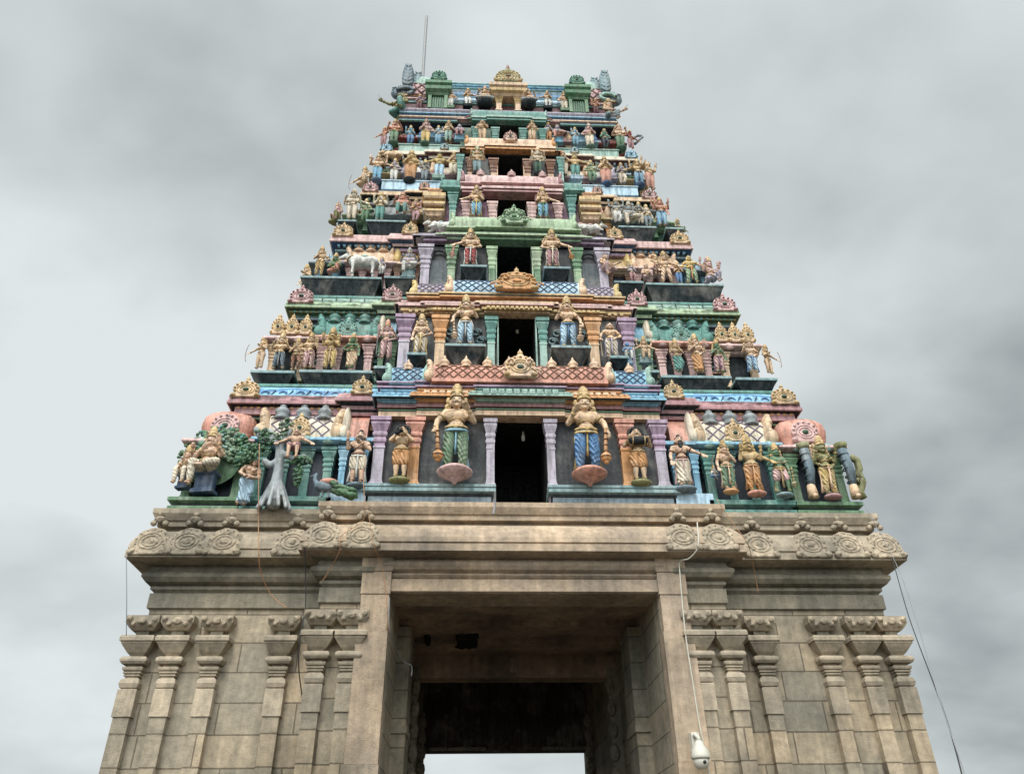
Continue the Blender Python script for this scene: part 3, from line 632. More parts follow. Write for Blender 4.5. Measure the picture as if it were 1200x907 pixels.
for s in (-1, 1):
    a, b = sorted((s*1.6, s*2.22)); par(1, b, 12.66, 13.06, 13.28, 'lilac', 'yellow', 'lilacdark', 0, None, a)
    for x in (.85, 1.15): 
        c = MB(); finial(c, shp(1, s*x, 13.4, 13.08), .16, 'peach'); S(c, 'finial', 1)
c = MB(); kudu(c, shp(1, 0, 13.05, 12.64), .92, .5, 'orange', 'gold', y=.08, scroll=True, holem='orange'); S(c, 'medallion', 1)
for a, b, yy in ((-2.4, -2.0, 13.36), (-1.85, -.8, 13.27), (-.68, .68, 13.17), (.8, 1.85, 13.27), (2.0, 2.4, 13.36)): dentil(1, a, b, yy+.05, 12.3, 'gold', .1, .06, .06)
# storey 3
nest(2, [(2.28, 'lilac', 0), (1.72, 'pgreen', .1), (.92, 'pgreen', .18)], 13.66, 14.84, 14.98)
cband(2, [(2.2, 0), (1.6, .1), (.85, .18)], 13.86, 14.66, [(.06, .0, 'mauve'), (.03, -.02, 'dark'), (.06, .07, 'lilac')])
cband(2, [(1.62, .1), (.85, .18)], 13.85, 14.665, [(.06, .01, 'green'), (.03, -.01, 'dkgreen'), (.06, .08, 'pgreen')])
cband(2, [(1.55, 0), (.85, .08)], 13.72, 15.04, [(.05, .0, 'dkgreen'), (.04, .1, 'pgreen'), (.03, .03, 'pgreen')])
for s in (-1, 1):
    for x, m1, m2, wd in ((.54, 'green', 'pgreen', .14), (1.5, 'pgreen', 'green', .17), (2.12, 'lilac', 'lilac', .2)):
        c = MB(); pil(c, s*x, 13.86, wd, 13.1, 14.67, m1, m2, .14); S(c, 'pilaster', 2)
    c = MB(); c.box(*sorted((s*.42, s*.45)), 13.87, 14.1, 12.9, 14.7, 'pgreen_plain'); S(c, 'door_frame', 2)
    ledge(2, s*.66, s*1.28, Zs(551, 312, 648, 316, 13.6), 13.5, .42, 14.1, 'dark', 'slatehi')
    # arched niche surround between the outer pilasters
    c = MB(); pts = []
    for j in range(9):
        a = pi*j/8; pts.append((s*1.81+.22*cos(a), 13.93, 14.3+.3*sin(a)))
    c.tube(pts, .03, 'dark', 5); c.box(s*1.81-.23, s*1.81+.23, 13.95, 14.05, 12.9, 14.3, 'slate'); S(c, 'niche', 2)
par(2, 1.45, 15.16, 15.62, 13.68, 'pgreen', 'pgreen', None, 0, hornw=.12)
c = MB(); kudu(c, shp(2, 0, 13.56, 15.16), .62, .5, 'pgreen', 'green', y=.07, scroll=True, holem='green'); S(c, 'medallion', 2)
# storey 4
nest(3, [(1.32, 'pink', 0), (.78, 'pink', .1)], 14.1, 16.93, 17.07, .2)
cband(3, [(1.3, 0), (.75, .1)], 14.3, 16.74, [(.05, .02, 'rose'), (.04, -.02, 'dkred'), (.08, .05, 'pink')])
cband(3, [(1.28, 0), (.75, .08)], 14.16, 17.09, [(.05, 0, 'magenta'), (.04, .1, 'pink')])
for s in (-1, 1):
    for x in (.52, 1.2):
        c = MB(); pil(c, s*x, 14.38, .15, 15.4, 16.75, 'rose', 'pink', .14); S(c, 'pilaster', 3)
    c = MB(); c.box(*sorted((s*.4, s*.43)), 14.38, 14.5, 15.2, 16.8, 'pink_plain'); S(c, 'door_frame', 3)
    c = MB(); pil(c, s*1.55, 14.3, .15, 15.4, 17.0, 'mint', 'teal', .3); c.loft(*sorted((s*1.42, s*1.85)), 14.2, 15, [(0, 17.0, 'teal'), (.06, 17.05, 'teal'), (.06, 17.12, 'teal')]); S(c, 'pilaster', 3)
    a, b = sorted((s*1.42, s*1.85)); par(3, b, 17.12, 17.45, 14.2, 'teal', 'teal', None, 0, None, a, .05)
    c = MB(); c.loft(*sorted((s*1.78, s*2.25)), 14.15, 15, [(-.05, 16.05, 'brown'), (-.02, 16.12, 'peach'), (.03, 16.16, 'peach'), (.03, 16.22, 'gold'), (-.05, 16.24, 'brown'), (-.06, 16.34, 'brown'), (.0, 16.36, 'gold'), (.04, 16.4, 'peach'), (.04, 16.48, 'gold'), (-.04, 16.5, 'brown'), (-.05, 16.58, 'orange'), (.02, 16.62, 'gold'), (.05, 16.68, 'tan'), (.04, 16.8, 'gold'), (-.04, 16.83, 'brown'), (-.08, 16.95, 'orange'), (-.04, 17.0, 'peach'), (-.05, 17.06, 'orange')]); S(c, 'bracket', 3)
par(3, 1.26, 17.2, 17.66, 14.15, 'pink', 'rose', None, 3, 'pink', hornw=.1)
# storey 5
nest(4, [(1.28, 'orange', 0), (.75, 'peach', .08)], 14.6, 19.12, 19.22, .18)
cband(4, [(1.25, 0), (.7, .08)], 14.8, 18.94, [(.06, .02, 'orange'), (.04, -.02, 'brown'), (.08, .05, 'peach')])
for s in (-1, 1):
    for x in (.48, 1.12):
        c = MB(); pil(c, s*x, 14.83, .15, 17.6, 18.95, 'peach', 'brown', .14); S(c, 'pilaster', 4)
    c = MB(); c.box(*sorted((s*.36, s*.39)), 14.84, 15, 17.4, 18.9, 'peach_plain'); S(c, 'door_frame', 4)
    c = MB(); pil(c, s*1.42, 14.85, .12, 17.7, 19.1, 'mint', 'teal', .2); S(c, 'pilaster', 4)
par(4, 1.2, 19.32, 19.68, 14.62, 'peach', 'orange', None, 0, hornw=.1)
c = MB(); kudu(c, shp(4, 0, 14.5, 19.35), .4, .34, 'peach', 'rose', y=.05); S(c, 'medallion', 4)
# storey 6
nest(5, [(1.42, 'pink', -.05), (1.12, 'mint', 0), (.7, 'mint', .08)], 15.05, 21.0, 21.08, .16)
cband(5, [(1.1, 0), (.65, .08)], 15.25, 20.84, [(.05, .02, 'teal'), (.04, -.02, 'dkgreen'), (.07, .05, 'mint')])
for s in (-1, 1):
    for x in (.42, 1.0):
        c = MB(); pil(c, s*x, 15.28, .14, 19.6, 20.85, 'mint', 'teal', .12); S(c, 'pilaster', 5)
    c = MB(); c.box(*sorted((s*.31, s*.335)), 15.3, 15.5, 19.4, 20.9, 'teal_plain'); S(c, 'door_frame', 5)
par(5, 1.1, 21.14, 21.45, 15.05, 'teal', 'mint', None, 0, hornw=.07)
# storey 7: small gilt doorway, dark plinth, side windows, then the great barrel roof
for a, b, m in ((-3.3, 3.3, 'navy'),):
    zp = 1.6+(ZLg[6]-1.6)*15.46/15.9+.12; c = MB(); c.loft(a, b, 15.46, 17, [(0, 21.3, 'navy'), (0, zp-.62, 'navy'), (.05, zp-.60, 'teal'), (.05, zp-.56, 'teal'), (0, zp-.54, 'navy'), (0, zp-.44, 'dkblue'), (.05, zp-.42, 'peach'), (.05, zp-.38, 'peach'), (0, zp-.36, 'navy'), (0, zp-.26, 'dkblue'), (.05, zp-.24, 'sky'), (.05, zp-.2, 'sky'), (0, zp-.18, 'navy'), (.06, zp-.08, 'lilac'), (.06, zp-.04, 'lilac'), (.0, zp-.02, 'navy')]); S(c, 'plinth', 6)
    c = MB(); c.loft(a, b, 15.72, 17, [(0, zp-.03, 'dkred'), (0, zp+.3, 'dkred'), (.04, zp+.32, 'magenta'), (.04, zp+.36, 'magenta'), (0, zp+.38, 'dkred'), (0, zp+.6, 'dkred'), (.04, zp+.62, 'teal'), (.04, zp+.66, 'teal'), (0, zp+.68, 'navy'), (0, zp+.8, 'navy'), (.04, zp+.82, 'pink'), (.04, zp+.86, 'pink')]); S(c, 'moulding', 6)
for s in (-1, 1):
    c = MB(); pil(c, s*.3, 15.5, .16, 22.0, 22.65, 'peach', 'gold', .2); S(c, 'pilaster', 6)
    # blue recess between doorway and green window turret
    for x in (1.15, 1.65): c = MB(); pil(c, s*x, 15.75, .1, 22.0, 22.9, 'sky', 'sky', .2); S(c, 'pilaster', 6)
    c = MB(); c.loft(*sorted((s*.55, s*1.85)), 15.7, 16.6, [(0, 22.62, 'dkblue'), (.04, 22.68, 'paleblue'), (.02, 22.8, 'paleblue'), (.0, 22.85, 'navy'), (.05, 22.95, 'sky'), (.03, 23.05, 'blue'), (-.02, 23.1, 'navy'), (.04, 23.2, 'paleblue')]); S(c, 'moulding', 6)
    # window turret
    x = s*2.2; c = MB()
    c.box(x-.2, x+.2, 15.45, 16.4, 21.9, 22.5, 'dkgreen')
    for i in range(5): c.box(x-.14+i*.07-.012, x-.14+i*.07+.012, 15.42, 15.5, 21.95, 22.45, 'forest')
    for q in (-.25, .25): c.box(x+q-.05, x+q+.05, 15.38, 15.6, 21.9, 22.5, 'green')
    c.loft(x-.3, x+.3, 15.38, 16.5, [(0, 22.5, 'forest'), (.04, 22.56, 'forest'), (-.02, 22.6, 'dkgreen'), (.1, 22.7, 'forest'), (.12, 22.82, 'forest'), (0, 22.86, 'dkgreen'), (.12, 22.98, 'forest'), (.12, 23.1, 'forest'), (.02, 23.14, 'dkgreen'), (0, 23.22, 'dkgreen')])
    S(c, 'window_turret', 6)
    c = MB(); kudu(c, (x, 15.42, 23.2), .5, .42, 'forest', 'teal', y=.12, fin=True); S(c, 'medallion', 6)
c = MB(); c.loft(-.48, .48, 15.42, 16.6, [(0, 22.6, 'gold'), (.06, 22.66, 'peach'), (.0, 22.7, 'brown'), (.1, 22.78, 'gold'), (.12, 22.88, 'gold'), (.0, 22.92, 'brown'), (.12, 23.02, 'tan'), (.13, 23.14, 'tan'), (.02, 23.2, 'gold')]); S(c, 'eave', 6)
c = MB(); kudu(c, (0, 15.45, 23.2), .84, .58, 'olive', 'gold', y=.16, fin=False, holem='brown')
for j in range(8): c.ell((-.42+j*.12, 15.3, 23.3), (.05, .05, .07), 'gold', 8, 5)
b_ = V((0, 15.55, 23.78)); c.ell(b_, (.2, .12, .14), 'brown'); c.ell(b_+V((0, 0, .22)), (.15, .1, .17), 'olive'); c.ell(b_+V((-.2, 0, .12)), (.1, .08, .12), 'olive'); c.ell(b_+V((.2, 0, .12)), (.1, .08, .12), 'olive'); c.cap(b_+V((0, 0, .3)), b_+V((0, 0, .58)), .09, .03, 'brown')
S(c, 'crest', 6)
# great barrel roof
zr, yr0 = 23.32, 15.95
def rp(a): return (yr0+1.75*(1-cos(a)), zr+1.75*sin(a))
n = 14; half = [rp(pi/2*i/n) for i in range(n+1)]; yc_ = yr0+1.75
full = half+[(2*yc_-y, z) for y, z in half[::-1][1:]]
c = MB()
c.exx(-1.9, 1.9, full, 'blue')
for s in (-1, 1): a, b = sorted((s*1.9, s*3.1)); c.exx(a, b, [(y, z) for y, z in full], 'rose')
def rline(a, x0, x1, r, m): y, z = rp(a); c.tube([(x0, y-.01, z), (x1, y-.01, z)], r, m, 6)
for i, (a, m) in enumerate(((.08, 'navy'), (.2, 'teal'), (.34, 'sky'), (.5, 'teal'), (.62, 'paleblue'), (.8, 'mint'))): rline(a, -1.9, 1.9, .05, m)
for s in (-1, 1):
    for i in range(-4, 9):
        for sg in (-1, 1):
            q = []
            for j in range(15):
                a = 1.25*j/14; x = 1.9+i*.3+sg*1.6*a*.6
                if 1.92 < x < 3.08: y, z = rp(a); q.append((s*x, y-.01, z+.005))
            if len(q) > 1: c.tube(q, .03, 'dkred', 5)
    for i in range(5):
        for j in range(4):
            a = .18+.3*j; y, z = rp(a); x = 2.05+i*.25
            c.ell((s*x, y, z), (.06, .03, .06), 'pink', 6, 4)
c.tube([(-2.9, yc_, zr+1.76), (2.9, yc_, zr+1.76)], .07, 'salmon', 6)
for i in range(30): c.ell((-2.9+.2*i, yc_-.05, zr+1.82), (.07, .06, .05), 'pink', 6, 4)
S(c, 'great_barrel_roof', 6)
for s in (-1, 1):   # end gable horns: upright feathered leaves curling outward
    c = MB(); col_ = 'bluegrey' if s < 0 else 'slatehi'
    def leafy(x, y, z, w, h, ln, m):
        rot = Matrix.Rotation(ln, 3, 'Y'); b = V((x, y, z))
        c.ell(b+rot @ V((0, 0, h*.5)), (w, .16, h*.55), m, 14, 10, rot)
        for t in range(6):
            for q in (-1, 1): c.cap(b+rot @ V((q*w*.2, -.13, h*(.12+.14*t))), b+rot @ V((q*w*.85*(1-t*.08), -.1, h*(.24+.14*t))), .035, .02, 'grey_plain' if q > 0 else m, 6)
    xo = s*3.28
    leafy(xo, yr0+.15, zr+.35, .2, 1.35, s*.02, col_); leafy(xo-s*.26, yr0+.3, zr+.45, .2, 1.05, -s*.05, 'slatehi'); leafy(xo+s*.1, yr0+.2, zr+.0, .3, .55, s*.5, col_)
    c.tube([(s*(3.3+.26*cos(t)), yr0+.0, zr+.12+.16*sin(t)) for t in [i*.5 for i in range(10)]], .07, col_ if s < 0 else 'mint', 7)
    c.ell((s*2.78, yr0+.35, zr+.78), (.42, .25, .5), 'mint', 14, 9)
    S(c, 'gable_horn', 6)
# ================================================================== sculpted figures (unit height, facing -Y)
ARM = dict(down=((.19, .01, .64), (.20, -.05, .49)), hip=((.25, .03, .67), (.12, -.06, .57)), up=((.20, -.05, .66), (.20, -.15, .83)), chest=((.19, -.05, .65), (.05, -.14, .74)),
  out=((.25, -.03, .71), (.38, -.07, .63)), mouth=((.20, -.10, .72), (.05, -.16, .86)), mace=((.23, -.02, .67), (.25, -.08, .53)), high=((.25, -.01, .83), (.26, -.05, .99)), lap=((.19, -.04, .63), (.07, -.16, .55)), drum=((.24, -.04, .68), (.19, -.16, .74)), greet=((.215, -.03, .66), (.15, -.14, .755)), point=((.22, -.1, .72), (.34, -.18, .80)))
LEGS = {
 'stand': (0, [[(.065, 0, .50), (.072, -.015, .28), (.075, .01, .05)], [(-.065, 0, .50), (-.072, -.015, .28), (-.075, .01, .05)]]),
 'stride': (0, [[(.065, 0, .50), (.10, -.05, .29), (.13, .0, .05)], [(-.065, 0, .50), (-.10, -.03, .28), (-.12, .02, .05)]]),
 'guard': (0, [[(.068, 0, .50), (.088, -.02, .28), (.098, .01, .05)], [(-.068, 0, .50), (-.088, -.02, .28), (-.098, .01, .05)]]),
 'sway': (0, [[(.065, 0, .50), (.13, -.06, .29), (.06, -.02, .05)], [(-.065, 0, .50), (-.06, -.015, .28), (-.055, .01, .05)]]),
 'sit': (-.14, [[(.065, 0, .36), (.21, -.16, .37), (.02, -.2, .34)], [(-.065, 0, .36), (-.13, -.19, .37), (-.12, -.17, .05)]]),
 'sit2': (-.14, [[(.065, 0, .36), (.10, -.19, .37), (.10, -.17, .05)], [(-.065, 0, .36), (-.10, -.19, .37), (-.10, -.17, .05)]]),
 'cross': (-.42, [[(.065, 0, .08), (.23, -.13, .07), (-.02, -.20, .05)], [(-.065, 0, .08), (-.23, -.13, .07), (.04, -.18, .07)]]),
 'kneel': (-.34, [[(.065, 0, .16), (.12, -.19, .25), (.12, -.15, .04)], [(-.065, 0, .16), (-.13, -.12, .05), (-.11, .08, .05)]]),
 'lean': (0, [[(.065, 0, .50), (.10, -.06, .28), (.02, .02, .05)], [(-.065, 0, .50), (-.04, -.04, .28), (-.10, .01, .05)]]),
}
BC = {}
def rotlean(p, dz, lean, fwd=0):
    q = V(p); piv = V((0, 0, .52)); q = q-piv
    if lean: q = Matrix.Rotation(lean, 3, 'Y') @ q
    if fwd: q = Matrix.Rotation(fwd, 3, 'X') @ q
    return q+piv+V((0, 0, dz))
def hand(mb, w, d, s, k=1.0, curl=0):
    """palm and five fingers, d = forearm direction"""
    d = V(d).normalized(); side = V((s, 0, 0)); side = (side-d*side.dot(d))
    side = side.normalized() if side.length > .2 else V((0, -1, 0)); nrm = d.cross(side).normalized()
    rot = Matrix((side, nrm, d)).transposed()
    mb.ell(w+d*.035*k, (.034*k, .018*k, .042*k), rot=rot)
    for i, (o, l) in enumerate(((-.024, .05), (-.009, .062), (.008, .058), (.023, .045))):
        a = w+d*.06*k+side*o*k; b = a+d*l*.55*k+nrm*(-curl)*.02*k; c = b+d*l*.5*k*(1-curl)+nrm*(-curl)*.03*k
        mb.cap(a, b, .0105*k, .0095*k, n=7); mb.cap(b, c, .0095*k, .008*k, n=7)
    a = w+d*.02*k-side*.028*k; b = a-side*.022*k+d*.028*k; mb.cap(a, b, .012*k, .010*k, n=7); mb.cap(b, b+d*.028*k, .010*k, .008*k, n=7)
def figure(aL, aR, legs, lean=0, fwd=0, fem=False, extra=(), vox=.0125, head=1.0, thick=1.0):
    key = (aL, aR, legs, lean, fwd, fem, extra, vox, head, thick)
    if key in BC: return BC[key]
    dz, LG = LEGS[legs]; t = thick
    R = lambda p: rotlean(p, dz, lean, fwd)
    rm = Matrix.Rotation(lean, 3, 'Y') @ Matrix.Rotation(fwd, 3, 'X') if (lean or fwd) else None
    mb = MB()
    mb.ell(V((0, 0, .52+dz)), (.105*t, .075*t, .07), rot=rm)
    mb.cap(R((0, 0, .53)), R((0, -.005, .64)), .075*t, .068*t)
    mb.ell(R((0, -.01, .60)), (.085*t*(1 if not fem else .85), .075*t, .07), rot=rm)
    mb.ell(R((0, -.005, .73)), (.112*t, .078*t, .09), rot=rm)
    for s in (-1, 1):
        mb.ell(R((s*.05, -.065 if not fem else -.08, .745)), ((.048, .022, .036) if not fem else (.044, .038, .042)), rot=rm)
        mb.cap(R((s*.06, 0, .81)), R((s*.135, 0, .795)), .04*t, .042*t)
    mb.cap(R((0, 0, .80)), R((0, -.01, .87)), .038, .034)
    h = head; hc = (0, -.018, .85+.072*h)
    H_ = lambda x, y, z: R((x*h, hc[1]+y*h, hc[2]+z*h))
    mb.ell(H_(0, 0, .01), (.062*h, .066*h, .075*h), n=16, k=12, rot=rm); mb.ell(H_(0, -.02, -.035), (.048*h, .046*h, .042*h), rot=rm)
    mb.cap(H_(0, -.064, .018), H_(0, -.076, -.012), .009*h, .015*h, n=7)           # nose
    mb.ell(H_(0, -.055, -.062), (.022*h, .02*h, .016*h)); mb.ell(H_(0, -.063, -.034), (.022*h, .01*h, .007*h))   # chin, lips
    for s in (-1, 1):
        mb.cap(H_(s*.012, -.062, .034), H_(s*.044, -.05, .036), .007*h, .006*h, n=6)      # brows
        mb.ell(H_(s*.03, -.05, -.012), (.018*h, .016*h, .016*h))
        mb.ell(H_(s*.066, .0, -.005), (.012*h, .02*h, .034*h))               # ears
    hands = []
    def arm(s, nm, sh=(.135, 0, .795), k=1):
        e, w = ARM[nm]; e = V((e[0]*s, e[1], e[2])); w = V((w[0]*s, w[1], w[2])); a = R((sh[0]*s, sh[1], sh[2])); e = R(e); w = R(w)
        mb.cap(a, e, .040*t*k, .031*t*k); mb.cap(e, w, .032*t*k, .021*t*k)
        hand(mb, w, (w-e), s, 1.05*k, .7 if nm in ('mace', 'chest', 'mouth', 'drum', 'hip', 'lap') else .15); hands.append((w, e, a))
    arm(1, aR); arm(-1, aL)
    for nm in extra: arm(1, nm, (.125, .02, .79), .85); arm(-1, nm, (.125, .02, .79), .85)
    for side in LG:
        a, b, c = [V(p) for p in side]
        mb.cap(a, b, .066*t, .045*t); mb.cap(b, b+(c-b)*.35, .044*t, .043*t); mb.cap(b+(c-b)*.35, c, .043*t, .026)
        fd = V((c.x*.3, -1, 0)).normalized()
        if legs == 'cross' or (legs == 'sit' and c.z > .2): fd = V((-1 if a.x > 0 else 1, -.3, 0)).normalized()
        mb.cap(c+V((0, 0, -.02)), c+fd*.07+V((0, 0, -.03)), .028, .022); 
        sd = fd.cross(V((0, 0, 1)))
        for i in range(5): p = c+fd*(.085-.004*i)+sd*(-.02+.01*i)*(-1 if a.x > 0 else 1)+V((0, 0, -.036)); mb.cap(p, p+fd*.022, .0085 if i else .011, .008, n=6)
    me = remesh(mb, vox, 1)
    BC[key] = (me, R, H_, hands, LG, dz, rm)
    return BC[key]
GC = {}
def garment(legs, style, fem, thick=1.0):
    key = (legs, style, fem, thick)
    if key in GC: return GC[key]
    dz, LG = LEGS[legs]; mb = MB(); t = thick
    mb.ell((0, 0, .52+dz), (.118*t, .092*t, .06)); mb.ell((0, 0, .57+dz), (.105*t, .085*t, .03))
    for side in LG:
        a, b, c = [V(p) for p in side]
        if style == 'short': e = a+(b-a)*.85; mb.cap(a, e, .082*t, .074*t)
        else:
            e = b+(c-b)*.82; mb.cap(a, b, (.082 if legs != 'guard' else .072)*t, .056*t); mb.cap(b, e, .056*t, .043*t)
            for i in range(4): p = a+(b-a)*(.2+.22*i); mb.ring(p, (b-a).normalized()+V((.5*(1 if a.x > 0 else -1), .0, .25)), .071*t-.005*i, .010, n=14, sq=1)
            for i in range(3): p = b+(e-b)*(.15+.3*i); mb.ring(p, (e-b).normalized()+V((.4*(1 if a.x > 0 else -1), .0, .25)), .056*t-.003*i, .010, n=12)
    if style == 'skirt' and legs in ('stand', 'sway', 'lean', 'stride'):
        mb.cap((0, 0, .48), (0, -.01, .10), .105, .10)
        for i in range(9): a = pi+pi*i/8; mb.cap((.1*cos(a), .09*sin(a), .48), (.115*cos(a), .105*sin(a), .07), .012, .018, n=6)
    GC[key] = remesh(mb, .013, 1); return GC[key]
SC_ = {}
def statue(name, label, k, px, pf, pt, Y, aL='chest', aR='chest', legs='stand', skin='peach', cloth='blue', style='long', crown='kirita', cc='gold', sash=None, held=(), ped=None, pc='pink', fem=False,
           lean=0, fwd=0, extra=(), rz=0, head=1.12, thick=1.0, beard=None, halo=None, group=None, big=False, jew='gold', lot=1.0, top_=False, seat=None):
    if k >= 3: pt = pf-(pf-pt)*1.1; thick *= 1.14
    elif k == 2: thick *= 1.08
    elif k == 0: thick *= 1.1
    pb = P(px, pf, Y); ptop = P(px, pt, Y); Hm = ptop.z-pb.z
    dz = LEGS[legs][0]
    ch = {'kirita': .17, 'tall': .22, 'bun': .09, 'turban': .07, 'hair': .05, 'afro': .08, 'none': .02, 'cap': .06}[crown]
    unit = 1.0+dz+.15*(head-1)+ch
    if lean or fwd: unit = (unit-.5-dz)*cos(lean)*cos(fwd)+.5+dz
    sc = Hm/unit
    root = empty(name, pb, label, 'statue', group or 'painted figures on the tower', rz)
    root.scale = (sc,)*3
    vox = .0095 if big else .0135
    me, R, H_, hands, LG, dz, rm = figure(aL, aR, legs, lean, fwd, fem, tuple(extra), vox, head, thick)
    me = me.copy(); o = put('body', me, root, skin+'_plain')
    gm = garment(legs, 'short' if style == 'short' else ('skirt' if style == 'skirt' else 'long'), fem, thick).copy(); put('lower_garment', gm, root, cloth+('_fold' if big else '_plain'))
    h = head; jm = jew+'_plain'
    # jewellery and belt
    c = MB(); N = 14
    for rr, z, y in ((.05, .80, -.055), (.075, .765, -.075)):
        c.tube([R((rr*cos(pi+pi*i/10), y+.03*abs(cos(pi+pi*i/10)), z+rr*.7*sin(pi+pi*i/10)+.03)) for i in range(11)], .0085, jm, 5)
    c.ring(R((0, 0, .665)), R((0, 0, 1))-R((0, 0, 0)), .088*thick, .010, jm, sq=.9)
    c.tube([R((-.11*cos(a)*thick, -.005-.085*sin(a)*thick, .575-.02*sin(a))) for a in [pi*i/8 for i in range(9)]], .017, jm, 6)
    c.ell(R((0, -.095*thick, .55)), (.03, .015, .03), jm)
    c.tube([R(p) for p in ((.11, -.02, .81), (.04, -.085, .74), (-.05, -.085, .66), (-.1, -.03, .60))], .007, jm, 5)
    for w, e, a in hands:
        c.ring(a+(e-a)*.5, e-a, .041*thick, .011, jm, 10, 5); c.ring(e+(w-e)*.86, w-e, .027, .010, jm, 10, 5)
    for side in LG: c.ring(V(side[2])+V((0, 0, .02)), V((0, 0, 1)), .036, .010, jm, 10, 5)
    for s in (-1, 1): c.ring(H_(s*.075, 0, -.045), (0, 1, 0), .018*h, .008, jm, 10, 5)
    c.build('jewellery', root)
    if sash:
        c = MB(); z0 = .56+dz; zl = .12 if legs in ('stand', 'stride', 'sway', 'lean', 'guard') else .25+dz
        if legs in ('stand', 'stride', 'sway', 'lean', 'guard'):
            if legs == 'guard': c.tube([(0, -.09, z0), (.002, -.08, .42), (0, -.04, .30), (0, -.01, .22)], [.011, .012, .014, .018], sash+'_plain', 6)
            else: c.tube([(0, -.10, z0), (.004, -.105, .4), (-.004, -.085, .25), (0, -.07, .10)], [.013, .016, .019, .024], sash+'_plain', 6)
            for s in (-1, 1):
                c.tube([(s*.1, -.04, z0), (s*.14, -.02, .45), (s*.125, .02, .25), (s*.155, .03, .05)], [.02, .018, .018, .026], sash+'_plain', 6)
        c.tube([(-.115*thick*cos(a), -.095*thick*sin(a), z0-.03-.03*sin(a)) for a in [pi*i/8 for i in range(9)]], .016, sash+'_plain', 6)
        c.build('sash', root)
    # headwear
    c = MB(); ax = (H_(0, 0, 1)-H_(0, 0, 0)).normalized(); base_ = H_(0, .0, .045)
    def cr(t, r, m, hh=.02): c.ring(base_+ax*t, ax, r, hh, m, 14, 6)
    m = cc+'_plain'; m2 = jm
    if crown in ('kirita', 'tall'):
        q = 1.0 if crown == 'kirita' else 1.3
        zz = [0, .02, .05, .08, .11, .135, .155, .17, .18]; rr = [.072, .07, .064, .066, .052, .05, .034, .03, .008]
        x_, y_ = c.frame(ax); rings = []
        for z, r in zip(zz, rr): rings.append([base_+ax*(z*q*h)+(x_*cos(2*pi*j/12)+y_*sin(2*pi*j/12))*(r*h) for j in range(12)])
        c.grid(rings, m)
        for t, r in ((.005, .073), (.055, .066), (.10, .055), (.14, .042)): cr(t*q*h, r*h, m2, .0075)
        c.ell(H_(0, -.07, .075), (.025*h, .012, .03*h), m2)
        for s in (-1, 1):
            c.ell(H_(s*.085, .02, .03), (.028*h, .03*h, .045*h), m); c.ell(H_(s*.095, .03, -.04), (.03*h, .03*h, .04*h), m if not fem else 'black_plain'); c.ell(H_(s*.105, .03, -.085), (.035*h, .03, .03*h), m)
        c.build('crown', root)
    else:
        hm = 'black_plain' if crown in ('hair', 'afro') or (crown == 'bun' and cc == 'gold') else m
        c.ell(H_(0, .018, .03), (.071*h, .066*h, .062*h), hm, 14, 9)
        if crown == 'bun': c.ell(H_(0, .02, .1), (.035*h, .035*h, .035*h), hm)
        if crown == 'turban': c.ring(H_(0, .0, .055), ax, .055*h, .022*h, hm); c.ell(H_(0, .01, .085), (.05*h, .05*h, .035*h), hm)
        if crown == 'afro':
            for i in range(16): a = 2*pi*i/16; c.ell(H_(.10*cos(a), .03, .03+.09*sin(a)), (.035, .03, .035), hm, 8, 6)
            c.ell(H_(0, .045, .03), (.11, .03, .1), hm)
        if crown in ('hair', 'bun') : 
            for s in (-1, 1): c.ell(H_(s*.06, .035, -.04), (.022, .028, .05), hm, 8, 6)
        c.build('headdress' if crown == 'turban' else 'hair', root)
    if beard:
        c = MB(); c.ell(H_(0, -.05, -.075), (.045*h, .032*h, .045*h), beard+'_plain'); c.ell(H_(0, -.06, -.12), (.028*h, .02*h, .04*h), beard+'_plain')
        for s in (-1, 1): c.cap(H_(0, -.075, -.022), H_(s*.035, -.06, -.035), .008, .006, beard+'_plain', 6)
        c.build('beard', root)
    if Hm*70 > 60 or big:
        c = MB()
        for s in (-1, 1):
            c.ell(H_(s*.026, -.058, .012), (.0145*h, .008*h, .008*h), 'white_plain', 10, 6); c.ell(H_(s*.026, -.065, .012), (.006*h, .004*h, .006*h), 'black_plain', 8, 5)
            c.tube([H_(s*.010, -.066, .036), H_(s*.027, -.064, .045), H_(s*.046, -.05, .036)], .0032*h, 'black_plain', 5)
        c.ell(H_(0, -.070, -.036), (.015*h, .004*h, .0035*h), 'dkred_plain', 10, 5)
        if big and not beard and not fem:
            for s in (-1, 1): c.tube([H_(0, -.076, -.024), H_(s*.022, -.07, -.028), H_(s*.036, -.058, -.016)], [.0045, .004, .002], 'black_plain', 5)
        c.build('face_paint', root)
